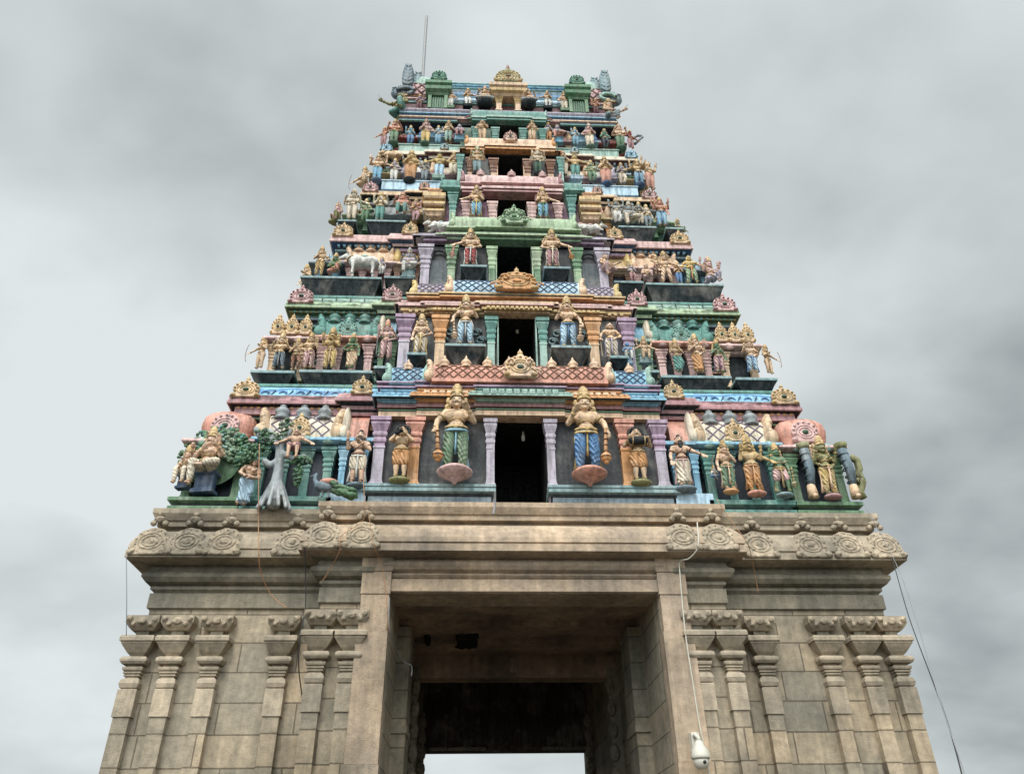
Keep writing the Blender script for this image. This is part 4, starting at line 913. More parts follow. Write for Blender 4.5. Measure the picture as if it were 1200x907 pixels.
    for it in held:
        kind, s = it[0], it[1]; hm = (it[2] if len(it) > 2 else 'gold')+'_plain'; w = hands[0 if s > 0 else 1][0]; c = MB()
        if kind == 'mace':
            top = V((s*.23, -.10, .56)); bot = V((s*.20, -.13, .14))
            if it[1] and abs(w.x) > .3: top = w+V((0, 0, .03)); bot = w+V((s*.06, -.02, -.35))
            c.tube([top, top*.5+bot*.5, bot], [.018, .022, .028], hm, 8); c.ell(bot, (.065, .06, .065), hm, 14, 9); c.ell(bot+V((0, 0, -.06)), (.03, .03, .03), hm); 
            for t in (.2, .4, .6, .8): c.ring(top+(bot-top)*t, bot-top, .026, .009, 'brown_plain', 10, 4)
            c.ring(bot, (0, 0, 1), .064, .008, 'brown_plain', 12, 4)
            c.build('mace', root)
        elif kind == 'staff':
            c.cap((w.x, w.y-.02, .02), (w.x+s*.02, w.y, .92), .009, .009, hm, 6); c.build('staff', root)
        elif kind == 'bow':
            c.tube([(w.x+s*(.02+.12*cos(a)), w.y-.03, w.z+.34*sin(a)) for a in [-1.2+.3*i for i in range(9)]], .009, hm, 5); c.build('bow', root)
        elif kind == 'conch': c.ell(w+V((-s*.03, -.04, .0)), (.05, .05, .035), hm); c.cap(w+V((-s*.03, -.04, 0)), w+V((s*.03, -.07, -.06)), .03, .045, hm); c.build('conch', root)
        elif kind == 'drum': c.cap((-.11, -.16, .73), (.11, -.16, .73), .075, .075, hm, 14); c.ring((-.11, -.16, .73), (1, 0, 0), .078, .01, jm); c.ring((.11, -.16, .73), (1, 0, 0), .078, .01, jm); c.build('drum', root)
        elif kind == 'disc': c.lathe(w+V((0, 0, .06)), [(.004, -.01), (.05, 0), (.05, .03), (.004, .04)], hm, 12); c.build('emblem', root)
        elif kind == 'sword': c.tube([w, w+V((s*.12, -.05, .25))], [.014, .006], hm, 5); c.build('sword', root)
        elif kind == 'flute': c.cap(H_(-.03, -.09, -.03), H_(.24, -.12, -.06), .009, .009, hm, 6); c.build('flute', root)
    if halo:
        c = MB(); m = halo+'_plain'; cz = .86+dz
        if halo in ('green', 'leaf'):
            for i in range(340):
                a = -.45+random.random()*(pi+.9); r = .12+.42*random.random()**.7; p = V((r*cos(a), .10+.08*random.random(), cz-.1+r*.95*sin(a)))
                c.ell(p, (.035, .02, .028), random.choice(['leaf_plain', 'green_plain', 'green_plain', 'forest_plain', 'teal_plain']), 7, 5, Matrix.Rotation(a, 3, 'Y'))
            c.ell((0, .19, cz-.12), (.46, .02, .46), 'leaf', 20, 8)
        else:
            c.ell((0, .09, cz), (.2, .02, .22), m, 18, 10)
            for i in range(13): a = -.5+i*(pi+1)/12; c.ell((.2*cos(a), .08, cz+.22*sin(a)), (.035, .02, .035), m, 8, 5)
        c.build('halo', root)
    if ped:
        c = MB(); m = pc+'_plain'; l = lot
        if ped == 'lotus':
            c.lathe((0, -.04, -.155*l), [(.004, 0), (.02, .005), (.035, .03*l), (.10*l, .07*l), (.165*l, .11*l), (.17*l, .128*l), (.155*l, .14*l), (.14*l, .153*l), (.004, .154*l)], m, 20)
        elif ped == 'bowl':
            c.lathe((0, 0, -.17*l), [(.004, 0), (.09*l, .02*l), (.15*l, .07*l), (.175*l, .13*l), (.18*l, .155*l), (.16*l, .169*l), (.004, .17*l)], m, 18)
        elif ped == 'mound':
            c.ell((0, -.02, -.05*l), (.17*l, .13, .055*l), m, 16, 8)
        elif ped == 'seat': c.loft(-.15*l, .15*l, -.02, .16, [(0, -.03), (0, .02), (-.03, .05), (-.03, .24), (0, .27), (0, .31+dz+.14)], m)
        elif ped == 'slab': c.loft(-.2*l, .2*l, -.16, .14, [(-.03, -.12*l), (-.01, -.04), (0, -.03), (0, -.002)], m)
        c.build('pedestal', root)
    return root
TC = lambda k: YCs[k]-.38
# ---- lowest storey
G1 = 'painted figures on the lowest storey'
statue('guardian_statue', 'large door guardian in green leggings holding a mace, left of the lowest doorway', 0, 533, 552, 452, 12.72, 'mace', 'greet', 'guard', 'tan', 'green', sash='sky', held=(('mace', -1, 'orange'),), ped='lotus', pc='pink', big=True, group=G1, head=1.22, thick=1.1, lot=1.25)
statue('guardian_statue', 'large door guardian in blue leggings holding a mace, right of the lowest doorway', 0, 690, 554, 455, 12.72, 'greet', 'mace', 'guard', 'tan', 'blue', sash='yellow', held=(('mace', 1, 'orange'),), ped='lotus', pc='salmon', big=True, group=G1, head=1.22, thick=1.1, lot=1.25)
statue('musician_statue', 'musician in orange shorts blowing a dark conch, between pilasters on the lowest storey', 0, 468, 560, 497, 12.78, 'mouth', 'mouth', 'stand', 'tan', 'orange', 'short', crown='afro', held=(('conch', -1, 'dark'),), ped='mound', pc='olive', big=True, group=G1, head=1.25, thick=1.1, lot=1.15)
statue('musician_statue', 'moustached drummer in orange shorts with a dark drum on his chest, lowest storey', 0, 751, 563, 500, 12.78, 'drum', 'drum', 'stand', 'tan', 'orange', 'short', crown='afro', held=(('drum', 1, 'dark'),), ped='mound', pc='olive', big=True, group=G1, head=1.25, thick=1.1, lot=1.15)
statue('sage_statue', 'black-bearded sage in a pale robe raising one hand, left part of the lowest storey', 0, 417, 567, 502, 12.8, 'up', 'chest', 'stand', 'skin', 'cream', 'short', crown='bun', cc='black', beard='black', sash='white', ped='mound', pc='bluegrey', big=True, group=G1, head=1.15, jew='brown')
statue('sage_statue', 'black-bearded sage in a pale peach robe resting an arm, right part of the lowest storey', 0, 803, 570, 508, 12.8, 'down', 'out', 'stand', 'skin', 'cream', 'skirt', crown='bun', cc='black', beard='black', sash='pink', ped='mound', pc='bluegrey', big=True, group=G1, head=1.15, jew='brown', lot=1.2)
statue('warrior_statue', 'pale warrior in green leggings and gold crown with a bow, lowest storey right wing', 0, 856, 574, 516, 12.8, 'down', 'chest', 'stand', 'skin', 'green', sash='tan', held=(('bow', -1, 'brown'),), ped='mound', pc='orange', big=True, group=G1, rz=rd(4))
statue('deity_statue', 'golden-robed crowned figure raising both palms, middle of the lowest right wing', 0, 886, 576, 511, 12.78, 'up', 'out', 'stand', 'gold', 'orange', sash='orange', ped='mound', pc='salmon', big=True, group=G1, head=1.25, thick=1.1, lot=1.1, extra=('up',))
statue('warrior_statue', 'green-skinned warrior in pink shorts holding a lowered club, lowest right wing', 0, 919, 578, 519, 12.8, 'up', 'down', 'stride', 'green', 'pink', 'short', sash='gold', held=(('mace', 1, 'olive'),), ped='mound', pc='slatehi', big=True, group=G1, lot=1.1)
statue('deity_statue', 'olive four-armed figure with grey face at the right corner of the lowest storey', 0, 975, 580, 512, 12.85, 'hip', 'hip', 'stand', 'olive', 'yellow', sash='peach', ped='mound', pc='rose', big=True, group=G1, halo='tan', rz=rd(8), extra=('up',), head=1.25)
statue('deity_statue', 'seated many-armed figure with green leafy canopy at the left corner of the lowest storey', 0, 236, 574, 500, 12.8, 'chest', 'up', 'sit', 'skin', 'cream', ped='seat', pc='dkblue', big=True, group=G1, halo='green', rz=rd(-8), extra=('drum',), sash='teal', head=1.1, lot=1.1)
statue('consort_statue', 'small pink-skinned figure seated beside the leafy canopy figure, left corner', 0, 212, 570, 522, 12.88, 'lap', 'chest', 'sit2', 'skin', 'cream', fem=True, ped='seat', pc='dkblue', group=G1, rz=rd(-12), head=1.2)
statue('woman_statue', 'woman in pale blue skirt bending beside the grey tree', 0, 284, 592, 535, 12.72, 'lap', 'lap', 'lean', 'skin', 'paleblue', 'skirt', crown='hair', lean=rd(14), fem=True, big=True, group=G1, jew='tan', rz=rd(14))
statue('boy_statue', 'boy in pink shorts sitting on a branch of the grey tree', 0, 343, 541, 501, 12.62, 'out', 'out', 'sit2', 'skin', 'rose', 'short', crown='hair', big=True, group=G1, jew='tan', head=1.2)
statue('child_statue', 'small seated figure peeping between two pale shrines, foot of the right wing', 0, 838, 560, 545, 12.95, 'chest', 'chest', 'cross', 'white', 'blue', group=G1)
# ---- second storey
G2 = 'painted figures on the second storey'
statue('guardian_statue', 'peach door guardian in pale blue leggings, left of the second doorway', 1, 545, 405, 347, 13.12, 'mace', 'greet', 'guard', 'peach', 'paleblue', sash='white', held=(('mace', -1, 'tan'),), big=True, group=G2, head=1.25, thick=1.05)
statue('guardian_statue', 'peach door guardian in pale blue leggings, right of the second doorway', 1, 667, 408, 349, 13.12, 'greet', 'mace', 'guard', 'peach', 'paleblue', sash='blue', held=(('mace', 1, 'tan'),), big=True, group=G2, head=1.25, thick=1.05)
statue('deity_statue', 'peach figure in cream leggings, hand on hip, second storey between mauve and gold pilasters', 1, 492, 417, 369, 13.2, 'down', 'hip', 'stand', 'peach', 'cream', sash='yellow', group=G2, head=1.25, big=True)
statue('deity_statue', 'plain-haired pale figure with a thin staff, second storey right of centre', 1, 718, 421, 378, 13.2, 'mace', 'hip', 'stand', 'peach', 'cream', crown='hair', held=(('staff', -1, 'tan'),), sash='lilac', group=G2, big=True)
statue('deity_statue', 'pink four-armed figure with tall crown and staff on a small ledge, second storey left', 1, 451, 421, 375, 13.45, 'up', 'hip', 'stand', 'pink', 'pink', crown='tall', cc='salmon', held=(('staff', -1, 'grey'),), sash='rose', group=G2, extra=('drum',), big=True)
statue('deity_statue', 'small blue-faced figure in white, second storey right of the staff bearer', 1, 737, 425, 400, 13.3, 'lap', 'lap', 'sit2', 'blue', 'white', crown='bun', cc='lilac', group=G2, ped='seat', pc='paleblue')
statue('deity_statue', 'peach figure seated on a pale bench with arms spread wide, second storey right', 1, 757, 424, 394, 13.35, 'out', 'out', 'sit2', 'peach', 'tan', crown='tall', group=G2, ped='seat', pc='ledgetop', lot=1.5, extra=('high',))
for nm, lb, px, pf, pt, aL, aR, lg, sk, cl, kw in (
  ('archer_statue', 'tan archer at the far left corner of the second storey', 303, 432, 394, 'out', 'chest', 'stand', 'tan', 'tan', dict(held=(('bow', -1, 'brown'),), rz=rd(-25))),
  ('deity_statue', 'tan figure in pale grey leggings at the left corner of the second storey', 325, 433, 391, 'hip', 'out', 'stride', 'tan', 'bluegrey', dict(extra=('drum',), head=1.35, sash='grey')),
  ('attendant_statue', 'slim brown figure leaning out beside the left corner shrine of the second storey', 344, 435, 396, 'chest', 'out', 'sway', 'tan', 'brown', {}),
  ('attendant_statue', 'tan figure in pink leggings with one arm stretched out, second storey left ledge', 360, 432, 390, 'out', 'up', 'stand', 'tan', 'pink', dict(sash='rose')),
  ('deity_statue', 'golden figure standing in the middle of the left ledge, second storey', 385, 432, 385, 'up', 'chest', 'stand', 'gold', 'yellow', dict(extra=('up',), head=1.3, sash='tan', thick=1.05)),
  ('attendant_statue', 'green-skinned figure in tan skirt on the left ledge, second storey', 410, 432, 391, 'hip', 'down', 'sway', 'green', 'tan', dict(style='skirt', fem=True)),
  ('attendant_statue', 'orange figure in a teal skirt on the right ledge, second storey', 796, 436, 398, 'up', 'chest', 'sway', 'tan', 'teal', dict(style='skirt')),
  ('deity_statue', 'orange-robed figure standing in the middle of the right ledge, second storey', 820, 437, 392, 'chest', 'hip', 'stand', 'peach', 'orange', dict(style='skirt', extra=('up',), head=1.2)),
  ('attendant_statue', 'green-skinned figure in pink leggings on the right ledge, second storey', 845, 437, 398, 'chest', 'down', 'stand', 'green', 'pink', dict(sash='magenta')),
  ('deity_statue', 'peach figure in pale blue leggings at the right corner of the second storey', 884, 437, 396, 'drum', 'hip', 'stand', 'peach', 'paleblue', dict(sash='blue', extra=('drum',), head=1.35)),
  ('archer_statue', 'tan archer with a curved bow at the far right corner of the second storey', 903, 438, 404, 'chest', 'out', 'stand', 'tan', 'tan', dict(held=(('bow', 1, 'brown'),), rz=rd(25)))):
    statue(nm, lb, 1, px, pf, pt, 13.58 if 310 < px < 900 else 13.75, aL, aR, lg, sk, cl, group=G2, big=abs(px-604) < 290, **kw)
# ---- third storey
G3 = 'painted figures on the third storey'
statue('guardian_statue', 'guardian in red striped leggings with a mace, left of the third doorway', 2, 551, 312, 269, 13.6, 'out', 'hip', 'stand', 'peach', 'red', sash='white', held=(('mace', -1, 'salmon'),), big=True, group=G3, head=1.25, halo='tan')
statue('guardian_statue', 'guardian in pink leggings with a mace, right of the third doorway', 2, 648, 314, 270, 13.6, 'hip', 'out', 'stand', 'peach', 'rose', sash='cream', held=(('mace', 1, 'orange'),), big=True, group=G3, head=1.25, halo='tan')
statue('deity_statue', 'mauve reclining figure with drooping white leg on a pale seat, third storey left', 2, 478, 324, 291, 13.85, 'drum', 'drum', 'sit', 'lilac', 'white', crown='tall', cc='grey', ped='seat', pc='ledgetop', group=G3, extra=('drum',), lot=1.4)
statue('deity_statue', 'pink-robed figure sitting sideways right of the lilac pillar, third storey', 2, 711, 328, 298, 13.85, 'lap', 'point', 'sit', 'skin', 'pink', crown='hair', group=G3, rz=rd(35))
for nm, lb, px, pf, pt, aL, aR, lg, sk, cl, kw in (
  ('deity_statue', 'brown crowned figure standing at the left end of the long ledge, third storey', 373, 323, 289, 'chest', 'hip', 'stand', 'tan', 'gold', {}),
  ('attendant_statue', 'crouching green figure beside the white bull, third storey left', 391, 322, 297, 'lap', 'chest', 'kneel', 'green', 'salmon', {}),
  ('attendant_statue', 'tan figure half hidden at the far left edge of the third storey', 355, 345, 310, 'down', 'chest', 'stand', 'tan', 'cream', dict(rz=rd(-30))),
  ('attendant_statue', 'small pink kneeling figure at the foot of the right ledge, third storey', 759, 328, 310, 'lap', 'lap', 'kneel', 'skin', 'pink', dict(crown='turban', cc='pink')),
  ('attendant_statue', 'small tan figure with raised arms behind the ledge, third storey right', 771, 322, 299, 'high', 'high', 'stand', 'tan', 'brown', {}),
  ('deity_statue', 'peach long-legged figure with arms apart on the right ledge, third storey', 782, 331, 296, 'down', 'out', 'stride', 'peach', 'peach', dict(head=1.3)),
  ('deity_statue', 'figure with a yellow jacket and pale green leggings on the right ledge, third storey', 812, 332, 299, 'hip', 'out', 'stride', 'yellow', 'pgreen', dict(crown='bun', cc='yellow', sash='orange')),
  ('attendant_statue', 'pink kneeling figure with lifted hands at the right end of the long ledge, third storey', 834, 333, 302, 'up', 'up', 'kneel', 'pink', 'lilac', dict(rz=rd(20), extra=('high',)))):
    statue(nm, lb, 2, px, pf, pt, 14.1, aL, aR, lg, sk, cl, group=G3, big=True, **kw)
# ---- fourth storey
G4 = 'painted figures on the fourth storey'
statue('guardian_statue', 'guardian in blue leggings, left of the pink fourth doorway', 3, 558, 254, 222, 14.2, 'out', 'chest', 'stand', 'peach', 'sky', sash='yellow', big=True, group=G4, head=1.3, halo='rose')
statue('guardian_statue', 'guardian in blue leggings, right of the pink fourth doorway', 3, 637, 256, 224, 14.2, 'chest', 'out', 'stand', 'peach', 'sky', sash='green', big=True, group=G4, head=1.3, halo='rose')
for nm, lb, px, pf, pt, aL, aR, lg, sk, cl, kw in (
  ('deity_statue', 'cream four-armed figure on the left corner ledge of the fourth storey', 411, 258, 226, 'hip', 'out', 'stand', 'cream', 'cream', dict(cc='cream', head=1.3, extra=('drum',))),
  ('attendant_statue', 'pink elephant-like seated figure at the far left of the fourth storey', 394, 262, 240, 'lap', 'up', 'kneel', 'pink', 'olive', dict(rz=rd(-35))),
  ('deity_statue', 'pale figure in teal leggings on the left ledge of the fourth storey', 444, 259, 229, 'chest', 'chest', 'stand', 'cream', 'teal', dict(extra=('up',))),
  ('deity_statue', 'salmon figure seated between two others on the left ledge, fourth storey', 470, 256, 228, 'drum', 'drum', 'sit2', 'salmon', 'teal', dict(extra=('drum',), cc='rose')),
  ('attendant_statue', 'orange figure in blue leggings leaning left beside the gold brackets, fourth storey', 501, 262, 229, 'out', 'chest', 'sway', 'orange', 'sky', dict(lean=rd(-12))),
  ('attendant_statue', 'red-capped figure in blue leggings beside the right gold bracket, fourth storey', 698, 264, 234, 'chest', 'down', 'stand', 'salmon', 'blue', dict(crown='turban', cc='tan')),
  ('deity_statue', 'pale crossed-legged figure before grey animal heads, fourth storey right', 740, 270, 240, 'lap', 'lap', 'sit', 'grey', 'cream', dict(cc='grey', ped='slab', pc='ledge', extra=('drum',))),
  ('deity_statue', 'orange many-armed figure in blue leggings on the right corner ledge, fourth storey', 777, 265, 235, 'up', 'down', 'stand', 'salmon', 'sky', dict(extra=('drum', 'high'), sash='blue')),
  ('attendant_statue', 'green crouching figure at the far right edge of the fourth storey', 796, 274, 258, 'lap', 'out', 'kneel', 'olive', 'green', dict(rz=rd(30)))):
    statue(nm, lb, 3, px, pf, pt, 14.58, aL, aR, lg, sk, cl, group=G4, **kw)
# ---- fifth storey
G5 = 'painted figures on the fifth storey'
statue('guardian_statue', 'grey-green many-faced guardian left of the orange fifth doorway', 4, 559, 203, 176, 14.62, 'hip', 'hip', 'stand', 'tan', 'slatehi', group=G5, extra=('drum', 'up'), head=1.35, ped='bowl', pc='ledge', cc='pgreen', lot=.9)
statue('guardian_statue', 'pale many-faced guardian in dark green leggings right of the orange fifth doorway', 4, 631, 204, 177, 14.62, 'hip', 'hip', 'stand', 'cream', 'dkgreen', group=G5, extra=('drum', 'up'), head=1.35, ped='bowl', pc='ledge', cc='tan', lot=.9)
for nm, lb, px, pf, pt, aL, aR, lg, sk, cl, kw in (
  ('deity_statue', 'many-armed figure in pale blue leggings at the left corner of the fifth storey', 441, 212, 184, 'drum', 'out', 'stand', 'peach', 'sky', dict(extra=('drum', 'high'), ped='bowl', pc='dkblue')),
  ('deity_statue', 'orange-robed broad figure in the white shrine, fifth storey left', 480, 212, 180, 'chest', 'hip', 'stand', 'gold', 'orange', dict(thick=1.25, ped='bowl', pc='ledge')),
  ('attendant_statue', 'figure in yellow jacket and pale leggings, fifth storey left of centre', 514, 209, 183, 'out', 'out', 'stand', 'yellow', 'paleblue', dict(crown='turban', cc='olive', ped='slab', pc='mint')),
  ('attendant_statue', 'peach-robed plump figure, fifth storey just left of the orange pilasters', 531, 205, 181, 'chest', 'hip', 'stand', 'peach', 'cream', dict(thick=1.2)),
  ('attendant_statue', 'pink-crowned peach figure, fifth storey just right of the orange pilasters', 661, 206, 180, 'hip', 'chest', 'stand', 'peach', 'cream', dict(cc='rose', thick=1.1)),
  ('attendant_statue', 'figure in yellow jacket and teal skirt holding a flag, fifth storey right of centre', 675, 210, 184, 'out', 'out', 'stand', 'gold', 'teal', dict(ped='slab', pc='paleblue', crown='turban', cc='olive')),
  ('deity_statue', 'salmon-robed broad figure in the grey shrine, fifth storey right', 711, 216, 187, 'chest', 'chest', 'stand', 'tan', 'salmon', dict(thick=1.25, ped='bowl', pc='dkblue')),
  ('deity_statue', 'gold figure in blue leggings at the right corner of the fifth storey', 750, 217, 190, 'out', 'high', 'stand', 'gold', 'sky', dict(extra=('drum', 'high'), ped='bowl', pc='dkblue', sash='dkblue')),
  ('attendant_statue', 'crouching tan figure thrust out at the far left of the fifth storey', 426, 218, 198, 'out', 'lap', 'kneel', 'tan', 'tan', dict(rz=rd(-30), held=(('bow', -1, 'brown'),))),
  ('attendant_statue', 'pink figure with raised arms at the far right edge of the fifth storey', 763, 222, 194, 'high', 'high', 'stand', 'tan', 'salmon', dict(rz=rd(30), crown='none')),
  ('attendant_statue', 'tiny pink figure under the teal barrel, fifth storey right of the doorway', 648, 207, 192, 'chest', 'chest', 'stand', 'pink', 'lilac', {})):
    statue(nm, lb, 4, px, pf, pt, 14.98, aL, aR, lg, sk, cl, group=G5, **kw)
# ---- sixth storey
G6 = 'painted figures on the sixth storey'
for nm, lb, px, pf, pt, aL, aR, lg, sk, cl, kw in (
  ('guardian_statue', 'tan guardian left of the teal sixth doorway', 565, 164, 143, 'hip', 'chest', 'stand', 'tan', 'tan', dict(halo='dkred', crown='afro')),
  ('guardian_statue', 'tan guardian right of the teal sixth doorway', 624, 164, 144, 'chest', 'hip', 'stand', 'tan', 'tan', dict(halo='dkred', sash='cream')),
  ('deity_statue', 'lilac seated figure on a sky-blue barrel, sixth storey left of centre', 538, 163, 147, 'lap', 'lap', 'sit2', 'lilac', 'rose', dict(crown='bun', cc='lilac', ped='seat', pc='sky', lot=1.4)),
  ('deity_statue', 'red-robed seated figure on a sky-blue barrel, sixth storey right of centre', 654, 166, 149, 'lap', 'out', 'sit', 'lilac', 'salmon', dict(crown='turban', cc='pink', ped='seat', pc='sky', lot=1.4)),
  ('attendant_statue', 'small tan figure beside an orange blob-shaped finial, sixth storey right', 643, 166, 146, 'down', 'chest', 'stand', 'lilac', 'orange', {}),
  ('attendant_statue', 'small grey-green figure at the edge of the blue shrine, sixth storey left of centre', 525, 166, 144, 'down', 'chest', 'stand', 'tan', 'mint', {}),
  ('deity_statue', 'red-armed figure in green robe on a dark bowl, left corner of the sixth storey', 461, 168, 143, 'drum', 'drum', 'stand', 'salmon', 'green', dict(extra=('hip',), ped='bowl', pc='dkgreen')),
  ('deity_statue', 'pink-crowned figure in yellow skirt on a dark bowl, sixth storey left wing', 498, 169, 143, 'chest', 'hip', 'stand', 'pink', 'yellow', dict(cc='rose', ped='bowl', pc='dkgreen')),
  ('deity_statue', 'pink and cream figure on a dark bowl in the blue shrine, sixth storey right wing', 692, 173, 148, 'hip', 'chest', 'stand', 'pink', 'cream', dict(cc='lilac', ped='bowl', pc='dkgreen')),
  ('deity_statue', 'red-armed figure in dark green robe on a dark bowl, right corner of the sixth storey', 728, 174, 149, 'drum', 'drum', 'stand', 'peach', 'green', dict(extra=('hip',), ped='bowl', pc='dkgreen', cc='salmon')),
  ('attendant_statue', 'red four-armed figure at the far right edge of the sixth storey', 740, 174, 155, 'drum', 'out', 'stand', 'red', 'rose', dict(rz=rd(25))),
  ('attendant_statue', 'red figure at the far left edge of the sixth storey', 449, 170, 151, 'out', 'drum', 'stand', 'salmon', 'rose', dict(rz=rd(-25)))):
    statue(nm, lb, 5, px, pf, pt, 15.0 if 555 < px < 640 else 15.38, aL, aR, lg, sk, cl, group=G6, **kw)
# ---- top storey
G7 = 'painted figures on the top storey'
for nm, lb, px, pf, pt, aL, aR, lg, sk, cl, kw in (
  ('deity_statue', 'seated figure with a yellow collar on a dark bowl, left of the gilt top doorway', 568, 121, 104, 'drum', 'drum', 'cross', 'tan', 'grey', dict(extra=('drum',), ped='bowl', pc='ledge', lot=1.35, cc='salmon')),
  ('deity_statue', 'grey seated figure on a dark bowl, right of the gilt top doorway', 620, 122, 107, 'drum', 'drum', 'cross', 'skin', 'grey', dict(ped='bowl', pc='ledge', lot=1.35, cc='lilac')),
  ('attendant_statue', 'pale dancing figure on the top storey left, between the blue pilasters', 548, 125, 106, 'chest', 'out', 'sway', 'skin', 'white', dict(ped='slab', pc='ledge')),
  ('attendant_statue', 'pale dancing figure on the top storey right, between the blue pilasters', 642, 127, 109, 'out', 'chest', 'sway', 'skin', 'white', dict(ped='slab', pc='ledge')),
  ('attendant_statue', 'yellow-collared figure in white and green, top storey beside the left green turret', 527, 127, 107, 'hip', 'hip', 'stand', 'skin', 'white', dict(ped='slab', pc='green')),
  ('attendant_statue', 'yellow-collared figure in pale skirt, top storey beside the right green turret', 662, 130, 110, 'hip', 'hip', 'stand', 'skin', 'cream', dict(ped='slab', pc='green')),
  ('attendant_statue', 'green monkey-like figure flinging out an arm, left end of the top storey', 468, 135, 113, 'point', 'lap', 'kneel', 'olive', 'teal', dict(rz=rd(-30), held=(('sword', -1, 'bluegrey'),), crown='none')),
  ('attendant_statue', 'pink and grey figure with an upcurved tail at the right end of the top storey', 715, 142, 119, 'lap', 'point', 'kneel', 'skin', 'slatehi', dict(rz=rd(30), held=(('sword', 1, 'bluegrey'),)))):
    statue(nm, lb, 6, px, pf, pt, 15.52, aL, aR, lg, sk, cl, group=G7, **kw)
# ---- further small attendants filling the gaps of the upper storeys
for k, Y, rows in (
  (2, 14.12, (('tiny white-clad figure beneath the peach barrel roof, third storey left wing', 446, 322, 301, 'lilac', 'white', 'chest', 'down'), ('small mauve figure at the inner end of the right ledge, third storey', 742, 330, 309, 'lilac', 'rose', 'up', 'chest'), ('small blue-legged figure between two taller ones on the right ledge, third storey', 797, 332, 308, 'tan', 'blue', 'chest', 'chest'))),
  (3, 14.6, (('small green-legged figure between the corner and middle ledges, fourth storey left', 427, 259, 236, 'pgreen', 'green', 'up', 'hip'), ('small pink figure just left of the orange leaning one, fourth storey', 486, 260, 236, 'pink', 'rose', 'chest', 'up'), ('grey figure with lifted hands behind the cross-legged one, fourth storey right', 724, 262, 236, 'grey', 'white', 'high', 'high'), ('small pale figure beside the corner shrine, fourth storey right', 760, 266, 243, 'cream', 'bluegrey', 'chest', 'down'), ('grey animal-headed figure right of the cross-legged one, fourth storey', 751, 263, 240, 'grey', 'cream', 'high', 'chest'))),
  (4, 15.0, (('small lilac figure in the gap left of the white shrine, fifth storey', 461, 212, 189, 'lilac', 'white', 'chest', 'hip'), ('small grey figure in the gap right of the white shrine, fifth storey left', 497, 211, 190, 'grey', 'bluegrey', 'up', 'chest'), ('small green figure left of the grey shrine, fifth storey right', 694, 213, 191, 'pgreen', 'green', 'hip', 'up'), ('small lilac figure right of the grey shrine, fifth storey', 730, 216, 194, 'lilac', 'cream', 'chest', 'up'))),
  (5, 15.4, (('small blue figure between corner and yellow-skirted one, sixth storey left', 480, 169, 150, 'sky', 'blue', 'up', 'chest'), ('small blue figure right of the yellow-skirted one, sixth storey', 513, 168, 150, 'paleblue', 'sky', 'chest', 'up'), ('small blue figure left of the pink and cream one, sixth storey right', 675, 170, 152, 'paleblue', 'sky', 'up', 'chest'), ('small teal figure between the pink and cream one and the corner, sixth storey', 710, 173, 154, 'teal', 'navy', 'chest', 'hip'))),
  (6, 15.55, (('small mauve figure below the left barrel lattice, top storey', 491, 130, 113, 'mauve', 'dkred', 'chest', 'up'), ('small red figure below the right barrel lattice, top storey', 699, 135, 118, 'salmon', 'dkred', 'up', 'chest')))):
    for lb, px, pf, pt, sk, cl, aL, aR in rows: statue('attendant_statue', lb, k, px, pf, pt, Y, aL, aR, 'stand' if px % 2 else 'sway', sk, cl, group=[0, 0, G3, G4, G5, G6, G7][k], head=1.25, thick=1.1)
# ---- animals, tree and other sculpted things
def animal(name, label, px, pf, pt, Y, m, m2, rz=0, legs=True, horns=True, neck=.2, cat='statue', tail=True, fat=1.0, group='animal figures on the tower'):
    pb = P(px, pf, Y); H = P(px, pt, Y).z-pb.z; root = empty(name, pb, label, cat, group, rz); root.scale = (H,)*3
    c = MB(); bz = .62 if legs else .3
    c.cap((-.32, 0, bz), (.32, 0, bz-.02), .19*fat, .21*fat, n=12); c.ell((.0, 0, bz-.05), (.35, .19*fat, .18))
    c.cap((-.4, 0, bz+.05), (-.55, 0, bz+.22), .14, .1); c.cap((-.56, 0, bz+.25), (-.78, 0, bz+.12), .1, .065); 
    c.ell((-.25, 0, bz+.2), (.12, .09, .1))
    for s in (-1, 1):
        c.ell((-.53, s*.12, bz+.3), (.035, .08, .04))
        if legs:
            for x in (-.33, .34): c.cap((x, s*.1, bz-.1), (x-.02*s, s*.1, bz-.35), .085, .05); c.cap((x-.02*s, s*.1, bz-.35), (x, s*.1, .06), .05, .04); c.ell((x, s*.1, .04), (.055, .055, .045))
        else:
            c.cap((-.3, s*.16, .16), (-.55, s*.17, .06), .07, .05); c.cap((.35, s*.17, .17), (.15, s*.2, .06), .1, .05)
    put('body', remesh(c, .026, 2), root, m)
    c = MB()
    if horns:
        for s in (-1, 1): c.tube([(-.57, s*.05, bz+.34), (-.58, s*.12, bz+.42), (-.6, s*.1, bz+.52)], [.025, .02, .008], 'tan_plain', 6)
        c.build('horns', root)
    c = MB(); c.ring((-.44, 0, bz+.1), (-.6, 0, .7), .15, .02, 'gold_plain'); c.ell((.05, 0, bz+.1), (.2, .215*fat, .12), m2, 14, 8); c.build('saddle_cloth', root)
    if tail: c = MB(); c.tube([(.5, 0, bz+.05), (.58, 0, bz-.1), (.56, -.02, bz-.4)], [.025, .02, .035], m, 6); c.build('tail', root)
    return root
animal('bull_statue', 'white striding bull with a green saddle cloth on the left ledge of the third storey', 424, 323, 297, 13.95, 'white', 'mint', 0)
